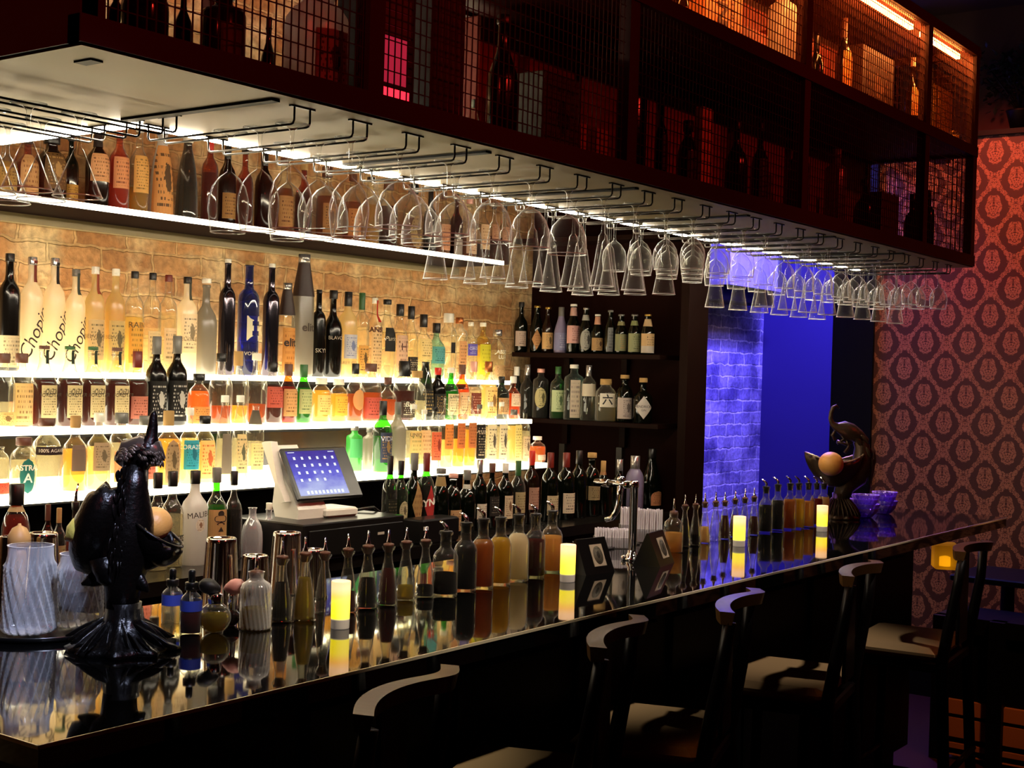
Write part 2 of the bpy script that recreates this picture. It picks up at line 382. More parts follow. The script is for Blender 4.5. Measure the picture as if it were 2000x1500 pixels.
for i in range(8):
    x = 1.5+i*.5; k.bbox(x, x+.42, 1.945, 1.96, .2, .92, .006, L)
k.build('raised_panel', BLK, t)
# ================================================================ OVERHEAD CABINET
CX0, CX1, CY0, CY1, CZ, CM, CT = 1.33, 5.80, 1.83, 2.33, 2.12, 2.61, 3.03
t = CAB = thing('overhead_cabinet', (CX0, CY0, CZ), 'long dark wood overhead cabinet with wire mesh front above the bar', 'cabinet')
L = Matrix.Translation((-CX0, -CY0, -CZ))
poly = [(CX0, CY0), (CX1, CY0), (CX1, CY1), (1.83, CY1), (1.83, 3.4), (CX0, 3.4)]
MB().prism([(x+(.004 if x < 1.4 else 0), y+(.004 if y < 1.9 else 0)) for x, y in poly], CZ-.004, CZ+.02, L).build('soffit_panel', SOFF, t, label='brushed metallic underside')
f = MB()
f.box(CX0-.004, CX1, CY0-.004, CY0+.03, CZ, CZ+.045, L); f.box(CX0-.004, CX0+.03, CY0, 3.4, CZ, CZ+.3, L)
f.box(CX0, CX1, CY1-.03, CY1, CZ+.02, CZ+.05, L); f.box(CX1-.03, CX1, CY0, CY1, CZ, CZ+.045, L)
for z0, z1 in ((CM-.03, CM+.012), (CT-.03, CT)):
    f.box(CX0-.004, CX1, CY0-.004, CY0+.03, z0, z1, L); f.box(CX0, CX1, CY1-.03, CY1, z0, z1, L); f.box(CX1-.03, CX1, CY0, CY1, z0, z1, L)
f.build('rail', WOOD, t)
for x in (CX0, 2.0, 2.98, 4.05, 5.17, CX1-.045):
    for y in (CY0, CY1-.035): MB().box(x, x+.045, y, y+.035, CZ, CT, L).build('post', WOOD, t)
MB().box(CX0, CX0+.02, CY0, 3.4, CZ, CT, L).build('side_panel', WOOD, t)
MB().box(CX0, CX1, CY0+.03, CY1-.03, CM-.018, CM, L).build('shelf_board', WOOD, t)
MB().box(CX0, CX1, CY0, CY1, CT, CT+.015, L).build('top_board', WOOD, t)
MB().box(2.99, CX1-.05, CY1-.030, CY1-.018, CZ+.05, CT-.03, L).build('light_block_panel', pr('dark_back_board', '7a2c1a', .6), t)  # panel added to block blue passage light behind the stock
w = MB(); r = .0011
x = CX0+.02
while x < CX1: w.box(x-r, x+r, CY0+.012, CY0+.012+2*r, CZ+.03, CT-.01, L); x += .0195
z = CZ+.04
while z < CT-.01: w.box(CX0, CX1, CY0+.0145, CY0+.0145+2*r, z-r, z+r, L); z += .031
y = CY0+.02
while y < CY1: w.box(CX1-.012, CX1-.012+2*r, y-r, y+r, CZ+.03, CT-.01, L); y += .0195
z = CZ+.04
while z < CT-.01: w.box(CX1-.014, CX1-.014+2*r, CY0, CY1, z-r, z+r, L); z += .031
w.build('wire_mesh', MESHW, t)
REDL = emis('red_led_tube', (1, .27, .05), 95)
for a, b_ in ((2.05, 2.95), (3.05, 3.98), (4.12, 5.12), (5.24, 5.68)):
    MB().box(a, b_, CY0+.045, CY0+.063, CT-.052, CT-.034, L).build('led_tube', REDL, t, label='glowing orange LED tube')
# dark channels and hooks screwed under the soffit
for x in (1.79, 2.45, 3.1, 3.76, 4.42, 5.08): MB().box(x-.011, x+.011, 1.87, 2.31, CZ-.009, CZ-.004, L).build('mounting_channel', BLK, t)
MB().box(1.40, 1.425, 1.90, 1.945, CZ-.007, CZ-.004, L).build('catch_plate', BLK, t)
g = MB(); g.box(1.845, CX1, CY1+.001, CY1+.010, CZ-.010, CZ+.004, L); g.box(1.832, 1.841, CY1+.010, 3.38, CZ-.012, CZ+.004, L)
g.build('light_bar', LEDT, t, label='bright LED strip along the inner edge')
# ================================================================ BACK BAR
T1, T2, T3, BC = 1.577, 1.411, 1.232, 1.018
t = thing('back_counter', (3.5, 3.4, 0), 'low dark back counter under the lit bottle steps', 'counter')
MB().box(-1.66, 1.795, -.45, .449, BC-.04, BC).build('worktop', pr('dark_back_counter_top', '14110f', .2), t)
MB().box(-1.64, 1.795, -.42, .449, .1, BC-.04).build('cabinet_front', BLK, t)
MB().box(-1.6, 1.79, -.36, .449, 0, .1).build('plinth', BLK, t)
t = thing('backing_panel', (3.2, 3.65, BC), 'dark reflective panel behind the lit bottle steps', 'panel')
dk = MB(); dk.box(-1.4, 1.70, .185, .199, 0, T1-.02-BC); dk.build('dark_backing', pr('dark_glass_backing', '120c08', .12), t)
for nm, lab_, z, y0, y1, x1 in (('lit_bottle_step', 'highest of the three glowing white bottle steps on the back wall', T1, -.045, .184, 1.73),
    ('lit_bottle_step', 'middle one of the three glowing white bottle steps', T2, -.20, .184, 1.69), ('lit_bottle_step', 'lowest and widest glowing white bottle step, behind the tablet till', T3, -.365, .184, 1.60)):
    t = thing(nm, (3.2, 3.65, z), lab_, 'shelf', 'lit bottle steps')
    MB().box(-1.4, x1, y0, y1, -.018, 0).build('acrylic_tier', LEDW, t)
    MB().box(-1.4, x1, y0+.05, y1, -.03, -.0185).build('metal_frame', BLK, t)
t = thing('top_shelf', (3.25, 3.66, 2.09), 'high lit bottle shelf on the brick wall under the ceiling', 'shelf')
MB().box(-1.7, 1.47, -.15, .185, -.016, 0).build('shelf_board', pr('dark_red_shelf', '0d0302', .6, 0, 1.1), t)
MB().box(-1.7, 1.47, -.158, -.1505, -.014, .004).build('lit_edge', emis('lit_shelf_edge', (1, .9, .68), 7), t, label='glowing white front edge')
struct('trim_ledger', MB().box(1.55, 4.80, 3.81, 3.849, 2.045, 2.074), pr('pale_wood_ledger', '8a7a55', .5, bump=.2))
t = thing('led_rail', (3.25, 3.8, 2.60), 'dark LED rail on the brick wall above the high bottle shelf', 'light fitting')
MB().box(-1.7, 1.47, -.04, -.025, -.012, 0).build('led_tube', emis('brick_wash_led', (1, .6, .25), 9), t)
MB().box(-1.7, 1.47, -.055, .049, 0, .016).build('rail_body', DKW, t)
# ================================================================ SIDE SHELVING UNIT
SX = 5.3
struct('wall_partition', MB().box(SX-.02, SX+.16, 2.90, 2.94, 0, 3.6), DKW)
struct('wall_side', MB().box(SX+.125, SX+.16, 2.94, WY, 0, 3.6), pr('dark_side_wall', '180603', .7, 0, 1.12, bump=.15))
for z, lb in ((1.712, 'dark wooden wall shelf carrying the beer bottles'), (1.403, 'dark wooden wall shelf carrying the gin bottles'), (2.25, 'empty looking dark shelf high above the beers')):
    t = thing('wall_shelf', (SX, 3.4, z), lb, 'shelf')
    MB().bbox(-.055, .124, -.38, .43, -.022, 0, .002).build('shelf_board', DKW, t)
    for y in (-.12, .2): MB().box(.095, .124, y, y+.03, -.12, -.022).build('bracket', DKW, t)
for y in (3.30, 3.62):
    tag(MB().box(SX+.105, SX+.124, y, y+.03, BC+.03, 1.28).build('wall_rail', pr('grey_rail', '2c261c', .5)), 'upright metal shelf rail on the dark side wall, '+('nearer the passage' if y < 3.5 else 'nearer the brick corner'), 'rail')

# ================================================================ BOTTLES
SHP = {   # profile (radius, height) as fractions of the body radius and of the height; cap begins at cz with radius cr
 'round': dict(p=[(.88, 0), (1, .02), (1, .50), (.97, .56), (.85, .62), (.6, .67), (.40, .71), (.33, .76), (.31, .90), (.37, .905), (.37, .93), (.3, .935)], cz=.90, cr=.42, lz=(.10, .50)),
 'bourbon': dict(p=[(.9, 0), (1, .02), (1, .52), (.93, .57), (.72, .64), (.50, .71), (.37, .79), (.33, .92), (.38, .93), (.38, .95)], cz=.935, cr=.45, lz=(.08, .5)),
 'vodka': dict(p=[(.92, 0), (1, .015), (1, .60), (.98, .65), (.88, .70), (.62, .745), (.42, .775), (.36, .82), (.34, .94), (.40, .945), (.40, .96)], cz=.93, cr=.40, lz=(.12, .52)),
 'slim': dict(p=[(.92, 0), (1, .01), (1, .66), (.92, .70), (.7, .735), (.46, .755), (.40, .79), (.38, .95), (.42, .955), (.42, .965)], cz=.955, cr=.40, lz=(.10, .5)),
 'wine': dict(p=[(.9, 0), (1, .015), (1, .56), (.97, .61), (.82, .67), (.55, .72), (.40, .76), (.36, .80), (.34, .96), (.38, .965), (.38, .99)], cz=.80, cr=.385, lz=(.12, .44)),
 'burg': dict(p=[(.9, 0), (1, .015), (1, .40), (.95, .48), (.8, .58), (.6, .68), (.44, .77), (.37, .86), (.35, .95), (.4, .955), (.4, .99)], cz=.80, cr=.41, lz=(.08, .36)),
 'squat': dict(p=[(.86, 0), (1, .03), (1, .50), (.96, .60), (.8, .69), (.52, .755), (.40, .78), (.36, .86), (.42, .87), (.42, .90)], cz=.86, cr=.52, lz=(.10, .52)),
 'jar': dict(p=[(.86, 0), (1, .03), (1, .62), (.95, .70), (.75, .77), (.52, .81), (.5, .88), (.55, .885), (.55, .9)], cz=.86, cr=.60, lz=(.12, .6)),
 'beer': dict(p=[(.9, 0), (1, .02), (1, .52), (.95, .58), (.74, .66), (.52, .74), (.42, .82), (.38, .94), (.43, .945), (.43, .97)], cz=.955, cr=.48, lz=(.12, .46)),
 'cone': dict(p=[(.95, 0), (1, .02), (.97, .2), (.88, .45), (.72, .63), (.52, .75), (.4, .83), (.36, .9), (.44, .91), (.44, .93)], cz=.90, cr=.46, lz=(.06, .34)),
 'hat': dict(p=[(.9, 0), (1, .02), (1, .3), (.95, .62), (.88, .70), (.55, .9), (.5, .96)], cz=.66, cr=.9, lz=(.08, .55)),
 'decanter': dict(p=[(.84, 0), (.98, .04), (1, .3), (.96, .45), (.82, .57), (.55, .66), (.36, .72), (.32, .80), (.36, .86), (.44, .88)], cz=.87, cr=.36, lz=(.1, .45)),
 'cyl': dict(p=[(.95, 0), (1, .01), (1, .74), (.92, .78), (.5, .82), (.4, .85), (.38, .92)], cz=.90, cr=.48, lz=(.1, .65)),
}
def gm(k):
    T = {'c': ('clear_bottle_glass', 'fcfbf2'), 'y': ('yellow_bottle_glass', 'fdf2b4'), 'g': ('green_bottle_glass', '62c83a'), 'dg': ('dark_green_glass', '27461c'),
         'gg': ('grey_green_glass', '8f978a'), 'b': ('blue_bottle_glass', '2a48d0'), 'a': ('amber_bottle_glass', 'd08030'), 's': ('smoke_glass', '8f8a84'), 'lb': ('pale_blue_glass', 'bfe6e4'), 'or': ('orange_glass', 'f3a050')}
    if k in T: n, c = T[k]; return glass(n, c, .75, .05, dif=.3, pw=2.6)
    if k == 'k': return pr('black_bottle', '0b0806', .18)
    if k == 'br': return pr('brown_bottle', '170a05', .12)
    if k == 'wn': return pr('dark_wine_bottle', '070a05', .1)
    if k == 'st': return pr('silver_mirrored_bottle', '4a444c', .12, .9)
    if k == 'pp': return pr('purple_grey_bottle', '7a708e', .35)
    if k == 'cr': return CUT
    if k == 'f': return frost('frosted_white_glass', 'fff4d8')
    if k == 'fy': return frost('frosted_pale_glass', 'ead9a8', .55)
    if k == 'fg': return frost('frosted_grey_glass', 'a8a294', .35)
    if k == 'fw': return frost('white_coated_glass', 'e8e6e2', .1)
    if k == 'gn': return frost('frosted_green_glass', '58b858', .45)
    raise KeyError(k)
def frost(name, c, tr=.25):
    if ('fr', name) in MC: return MC[('fr', name)]
    m, nt, N, L, out = newmat(name)
    t = N('BsdfTransparent'); t.inputs[0].default_value = lin(c); d = N('BsdfDiffuse'); d.inputs[0].default_value = lin(c)
    s = N('BsdfTranslucent'); s.inputs[0].default_value = lin(c)
    a = N('MixShader'); a.inputs[0].default_value = .6; L(d.outputs[0], a.inputs[1]); L(s.outputs[0], a.inputs[2])
    b = N('MixShader'); b.inputs[0].default_value = 1-tr; L(t.outputs[0], b.inputs[1]); L(a.outputs[0], b.inputs[2])
    g = N('BsdfGlossy'); g.inputs['Roughness'].default_value = .25; c_ = N('MixShader'); c_.inputs[0].default_value = .06
    L(b.outputs[0], c_.inputs[1]); L(g.outputs[0], c_.inputs[2]); L(c_.outputs[0], out.inputs[0]); MC[('fr', name)] = m; return m
LQ = {'vod': ('pale_spirit', 'fbf4dc', .85), 'pale': ('pale_spirit_and_glow', 'fae8a8', .65), 'gold': ('gold_spirit', 'f6cc6c', .6), 'amb': ('amber_whiskey', 'cc7c34', .6), 'dk': ('dark_whiskey', '6a2410', .55),  # pale yellow also stands in for shelf glow in clear bottles
      'red': ('red_spirit', 'a02012', .5), 'blk': ('black_syrup', '0c0504', .03), 'or': ('orange_spirit', 'f29a48', .55), 'yel': ('cloudy_yellow', 'd8b428', .22), 'tan': ('cloudy_tan', 'e8c488', .12), 'amc': ('cloudy_amber', 'c07a28', .25),
      'grn': ('green_spirit', '7cc23c', .6), 'rdk': ('dark_red_syrup', '5a120a', .35), 'pch': ('cloudy_peach', 'e2ae60', .15), 'wht': ('cloudy_white', 'efe2c4', .1), 'olv': ('olive_bitters', 'b09a38', .4)}
def lm(k): n, c, t = LQ[k]; return liquid(n, c, t)
CAPC = {'k': ('black_cap', '0d0b0a', .35, 0), 'w': ('white_cap', 'ddd8cc', .4, 0), 'r': ('dark_red_cap', '6a1c12', .4, 0), 'cork': ('cork_stopper', 'a8844e', .8, 0), 's': ('silver_cap', 'b8b4b0', .25, .8), 'gr': ('grey_cap', '6a6862', .4, .2),
        'g': ('green_cap', '2c5a2a', .4, 0), 'cu': ('copper_cap', 'b0683a', .3, .8), 'br': ('brown_cap', '5c3626', .45, 0), 'gold': ('gold_cap', 'b89848', .3, .8), 'c': ('clear_stopper', 'e8e2d0', .15, 0), 'rd': ('red_cap', 'c02818', .4, 0), 'pk': ('pink_foil', 'd8a090', .4, .2)}
def cm(k): n, c, r, m = CAPC[k]; return pr(n, c, r, m)
def prof_at(P, z):
    for (r0, z0), (r1, z1) in zip(P, P[1:]):
        if z0 <= z <= z1: return r0+(r1-r0)*(z-z0)/max(z1-z0, 1e-6)
    return P[-1][0]
def patch(mb, rad, sq, a0, a1, z0, z1, off=.0008, n=10, shape=None):
    """a label wrapped on the body between angles; shape: None, 'oval', 'diamond', 'arch'"""
    R = []; flat_ = not callable(rad) or abs(rad(z0)-rad(z1))+abs(rad(z0)-rad((z0+z1)/2)) < .0008
    zs = [z0, z1] if shape is None and flat_ else [z0+(z1-z0)*i/12 for i in range(13)]
    mid, hw = (a0+a1)/2, (a1-a0)/2
    def P(a, z, o):
        k = 1 if sq == 2.0 else (abs(math.cos(a))**sq+abs(math.sin(a))**sq)**(-1/sq)
        rr = (rad(z) if callable(rad) else rad)*k+o
        return (rr*math.cos(a), rr*math.sin(a), z)
    for z in zs:
        t = (z-z0)/(z1-z0); k = 1
        if shape == 'oval': k = max(.02, math.sqrt(max(0, 1-(2*t-1)**2)))
        elif shape == 'diamond': k = max(.02, 1-abs(2*t-1))
        elif shape == 'arch': k = 1 if t < .6 else max(.02, math.sqrt(max(0, 1-((t-.6)/.4)**2)))
        R.append([(mid-hw*k+2*hw*k*j/n, z) for j in range(n+1)])
    vs = []; fs = []; m = n+1
    for o in (off, .0001):
        for row in R: vs += [P(a, z, o) for a, z in row]
    K = len(R)*m
    for i in range(len(R)-1):
        for j in range(n):
            q = (i*m+j, i*m+j+1, (i+1)*m+j+1, (i+1)*m+j); fs.append(q); fs.append(tuple(x+K for x in reversed(q)))
    edge = [j for j in range(m)]+[i*m+n for i in range(1, len(R))]+[(len(R)-1)*m+j for j in range(n-1, -1, -1)]+[i*m for i in range(len(R)-2, 0, -1)]
    for a, b in zip(edge, edge[1:]+edge[:1]): fs.append((b, a, a+K, b+K))
    mb.add(vs, fs, False); return mb
def bottle(loc, h, r, shp, gk, label_text, group=None, liq=None, lvl=.6, cap='k', lab=None, txt=None, sq=2.0, name='liquor_bottle', cat='bottle', pour=False, neck=None, face=None, rz=None, caph=None, nseg=18):
    D = SHP[shp]; P = D['p']
    t = thing(name, loc, label_text, cat, group, rz or 0)
    face = -PI/2-.22 if face is None else face
    prof = [(a*r, z*h) for a, z in P]
    opaque = gk in ('k', 'br', 'wn', 'st', 'f', 'fw', 'fg', 'pp', 'gn')
    MB().lathe(prof, nseg, sq).build('glass_body', gm(gk), t)
    if liq and not opaque:
        top = lvl*h; lp = [(a*r*.93, max(z*h, .004)) for a, z in P if z*h < top]+[(prof_at(P, lvl)*r*.93, top)]
        MB().lathe(lp, nseg, sq).build('liquid', lm(liq), t)
    cz, cr = D['cz'], D['cr']
    if caph: cz = caph
    if cap:
        rr = cr*r
        if shp == 'hat': MB().lathe([(r*.98, .655*h), (r*.99, .66*h), (r*.52, .93*h), (r*.52, .935*h)], nseg).build('hat_cap', pr('dark_brown_hat_cap', '2a1610', .5), t); MB().lathe([(r*.53, .935*h), (r*.53, h), (r*.3, h)], nseg).build('cap_ring', cm('s'), t)
        else: MB().lathe([(rr, cz*h), (rr*1.02, (cz+.004)*h), (rr*1.02, h-.0015), (rr*.93, h)], 14).build('cap', cm(cap), t)
    if pour:
        MB().tube([(0, 0, h), (0, 0, h+.02), (.004, -.003, h+.05)], [.005, .004, .0025], 8).build('pour_spout', CHROME, t)
    if neck:
        nc, z0, z1 = neck[:3]
        if len(neck) > 3: patch(MB(), lambda z: prof_at(P, z/h)*r+.0008, 2.0, face+.0, face+1.6, z0*h, z1*h, n=5).build('neck_tag', label_mat(nc, kind='plain'), t)
        else: MB().lathe([(prof_at(P, z0)*r+.0012, z0*h), (prof_at(P, z1)*r+.0012, z1*h)], 14, cap0=False, cap1=False).build('neck_band', label_mat(nc, kind='plain'), t)
    if lab:
        bg, ink, kind, z0, z1, span = (list(lab)+[None]*6)[:6]
        shape = lab[6] if len(lab) > 6 else None; sec = lab[7] if len(lab) > 7 else None
        z0 = D['lz'][0] if z0 is None else z0; z1 = D['lz'][1] if z1 is None else z1; span = 1.0 if span is None else span
        Pm = lambda z: prof_at(P, z/h)*r
        if sq > 3: span = min(span, .72); face = -PI/2
        lo = patch(MB(), Pm, sq, face-span, face+span, z0*h, z1*h, shape=shape).build('label', label_mat(bg, ink, kind, sec), t)
    else: lo = t
    if txt:
        for x in (txt if isinstance(txt, list) else [txt]):
            s, hh, zf, col = x[:4]; rot = x[4] if len(x) > 4 else 0; shr = x[5] if len(x) > 5 else 0; bld = x[6] if len(x) > 6 else .0
            if sq > 3: lettering(lo, s, hh, col, (0, -r*1.0-.0014, zf*h), None, rot, shr, bld)
            else: lettering(lo, s, hh, col, (0, 0, zf*h), prof_at(P, zf)*r+.001, rot, shr, bld, face)
    return t
def row(entries, Y, z, where, group, X=None, lim=(.03, .03)):
    done = []
    for e in entries:
        cx, top, w, shp, gk = e[:5]; kw = dict(e[6]) if len(e) > 6 else {}
        d0 = kw.pop('dy', 0); zz = z+kw.pop('dz', 0); best = None
        cand = [0]+[x for i in range(1, 9) for x in (i*lim[1]/8, -i*lim[0]/8)]
        for dd in cand:
            p = bp(cx, top, Y=Y+d0+dd) if X is None else bp(cx, top, X=X+dd)
            r = w/2*depth((p.x, p.y, zz))/FPX
            o = max([0]+[r+q[2]+.001-math.hypot(p.x-q[0], p.y-q[1]) for q in done])
            if best is None or o < best[0]-1e-6: best = (o, p, r)
            if o <= 0: break
        o, p, r = best
        if o > 0: r = max(r-o*.6, r*.8)
        done.append((p.x, p.y, r))
        if X is not None:
            if kw.get('sq', 2) > 3: kw['rz'] = -.8
            else: kw['face'] = -2.5
        bottle((p.x, p.y, zz), p.z-zz, r, shp, gk, (e[5]+' '+where).strip(), group, **kw)
ch = lambda n: dict(lab=None, cap='s', txt=[('Chopin', .062, .30, '1c0a0a', 1.15, .25)])
row([
 (20, 495, 43, 'vodka', 'k', 'matt black bottle with wide white paper label', dict(cap='k', lab=('f0dcae', '8a7450', 'text', .03, .30, 1.25))),
 (64, 502, 43, 'vodka', 'f', 'tall frosted vodka bottle with red brown neck tag', dict(txt=[('Chopin', .041, .33, '1c0a0a', 1.15, .25)], cap='s', neck=('8a3420', .78, .97, 1))),
 (108, 504, 42, 'vodka', 'f', 'frosted vodka bottle with black neck tag, second script bottle', dict(txt=[('Chopin', .041, .31, '1c0a0a', 1.15, .25)], cap='s', neck=('1c1412', .77, .96, 1))),
 (149, 526, 38, 'vodka', 'f', 'shorter frosted script vodka bottle with green grey neck tag', dict(txt=[('Chopin', .038, .31, '1c0a0a', 1.15, .25)], cap='gr', neck=('4a5448', .75, .96, 1))),
 (187, 521, 38, 'vodka', 'fy', 'pale frosted bottle with palace picture and strawberry mark', dict(cap='c', lab=('e6cf98', '6a5c40', 'pic', .12, .5, 1.0), txt=('BELVEDERE', .013, .34, '6a5c40'), neck=('a8543a', .74, .93, 1))),
 (227, 525, 38, 'vodka', 'fy', 'pale yellowish frosted bottle with palace picture and orange mark', dict(cap='c', liq='pale', lab=('e4cd86', '6a5c40', 'pic', .12, .5, 1.0), txt=('BELVEDERE', .013, .34, '6a5c40'))),
 (264, 530, 37, 'vodka', 'c', 'clear bottle of yellow spirit with black cap', dict(liq='pale', lvl=.55, lab=('f0c050', '7a5a20', 'text', .1, .5, .9), txt=('RAIN', .02, .47, '5a4a28'))),
 (299, 533, 35, 'vodka', 'c', 'clear bottle with black cap beside the yellow spirit', dict(liq='vod', lvl=.45, lab=('ecd7a4', '7a6a48', 'text', .1, .42, .8))),
 (330, 537, 36, 'vodka', 'c', 'clear bottle with dark red cap beside bright frosted bottle', dict(cap='r', liq='vod', lvl=.62, lab=('ecd4a6', '7a6a48', 'text', .1, .46, .8))),
 (367, 541, 40, 'vodka', 'f', 'bright white frosted bottle with palace picture', dict(cap='k', lab=('fbeecb', '8a7a58', 'pic', .22, .62, 1.0), txt=('BELVEDERE', .013, .36, '8a7a58'), neck=('5a5a48', .76, .95, 1))),
 (404, 544, 44, 'round', 'fg', 'grey green translucent bottle with no label', dict(cap='c', caph=.95)),
 (446, 506, 32, 'slim', 'st', 'slim mirrored bottle with clear stopper between grey green and blue', dict(cap='c')),
 (488, 510, 42, 'slim', 'b', 'tall cobalt blue bottle with big pale letter', dict(cap='cork', txt=[('E', .085, .40, 'd8cfa8', 0, 0, .004), ('VODKA', .013, .19, 'd8cfa8')])),
 (532, 515, 32, 'slim', 'st', 'slim mirrored bottle next to the orange labelled one', dict(cap='c')),
 (562, 553, 34, 'hat', 'c', 'small clear bottle with dark conical cap and orange label', dict(lab=('e2a858', 'b0702a', 'text', .05, .52, .95), txt=('elit', .03, .36, '2a1a10', 0, 0, .001))),
 (595, 497, 44, 'hat', 'fg', 'giant frosted grey bottle with dark conical cap', dict(txt=('elit', .03, .40, '3a2c22', 0, 0, .001))),
 (624, 566, 28, 'slim', 'k', 'slim black bottle behind the green necked whiskey', dict(cap='k', txt=('SKYY', .016, .3, 'b8b0a0'))),
 (652, 567, 38, 'round', 'k', 'glossy black round shouldered bottle', dict(cap='k', txt=('BLAVOD', .014, .45, 'b8a890'))),
 (681, 570, 38, 'vodka', 'fy', 'pale frosted bottle with blue bird picture', dict(cap='k', caph=.83, lab=('d8dce6', '7a8ac0', 'pic', .22, .5, .9), txt=('GREY GOOSE', .012, .17, '6a5a50'))),
 (708, 572, 30, 'vodka', 'c', 'clear bottle with long green capsule', dict(cap='g', caph=.80, liq='vod', lvl=.6, lab=('e8bc64', '3a2416', 'pic', .05, .38, .9))),
 (733, 582, 30, 'vodka', 'c', 'clear bottle with red strip on the neck and cream label', dict(cap='c', neck=('c83020', .70, .97, 1), lab=('ecd2a0', '6a4a2a', 'dense', .06, .6, .95), txt=('HANSON', .02, .6, '4a1c10', 0, 0, .001))),
 (757, 585, 36, 'bourbon', 'c', 'clear round bottle with black eight sided label', dict(cap='k', liq='vod', lab=('24221e', 'b8a888', 'plain', .34, .64, .75), txt=('Purity', .018, .5, 'c8bca0', 0, .3))),
 (782, 594, 34, 'bourbon', 'c', 'clear bottle with pale pink label and black capsule', dict(caph=.84, liq='vod', lab=('e6c8ac', '5a2c20', 'text', .1, .58, .95), txt=('H', .03, .42, '4a1c18'))),
 (804, 598, 30, 'bourbon', 'c', 'clear bottle with two tone black capsule and dark lower label', dict(caph=.82, liq='vod', lab=('201a18', 'c8b898', 'text', .06, .3, .9), txt=('TITO', .016, .2, 'c8b898'))),
 (828, 614, 36, 'round', 'c', 'clear bottle with wide cream label and black capped neck', dict(caph=.80, liq='vod', lab=('f2e0a0', '8a7a4a', 'text', .3, .62, 1.05))),
 (853, 631, 36, 'round', 'lb', 'clear bottle with turquoise label', dict(caph=.82, liq='vod', lab=('6ab8b8', '2c5a60', 'text', .28, .58, 1.1))),
 (877, 612, 34, 'jar', 'c', 'ribbed clear bottle with small black label', dict(cap='c', lab=('1c1612', 'c8b898', 'plain', .4, .56, .3))),
 (898, 620, 32, 'cyl', 'c', 'clear cylindrical bottle with copper stopper', dict(cap='cu', lab=('e0b078', '6a3c1e', 'text', .2, .62, .6))),
 (920, 629, 28, 'vodka', 'c', 'clear bottle with violet blue label', dict(cap='c', liq='vod', lab=('6a5cd0', 'd8d4f0', 'band', .42, .62, 1.0), txt=('CIROC', .012, .54, 'f0ecff'))),
 (944, 630, 32, 'vodka', 'y', 'clear bottle with bright lime yellow label', dict(cap='c', liq='pale', lab=('dcdc3a', 'a8a820', 'text', .1, .62, 1.0))),
 (972, 644, 34, 'squat', 'c', 'clear stubby bottle with large white lettering', dict(cap='s', caph=.88, liq='vod', lab=('c8a878', '6a5030', 'text', .06, .3, .9), txt=[('ABSO', .017, .56, 'f0ecd8'), ('LUT', .017, .46, 'f0ecd8')])),
], 3.66, T1, 'on the top lit step', 'bottles on the top lit step', lim=(.02, .09))
of = lambda c: dict(cap=c, caph=.955, liq='dk', lvl=.58, sq=3.4, lab=('e6d4a0', '6a5a34', 'dense', .12, .52, .72), neck=('23382a', .78, .95, 1), txt=[('OLD', .014, .44, '3a2a18', 0, .2), ('FORESTER', .012, .40, '3a2a18', 0, .2)])
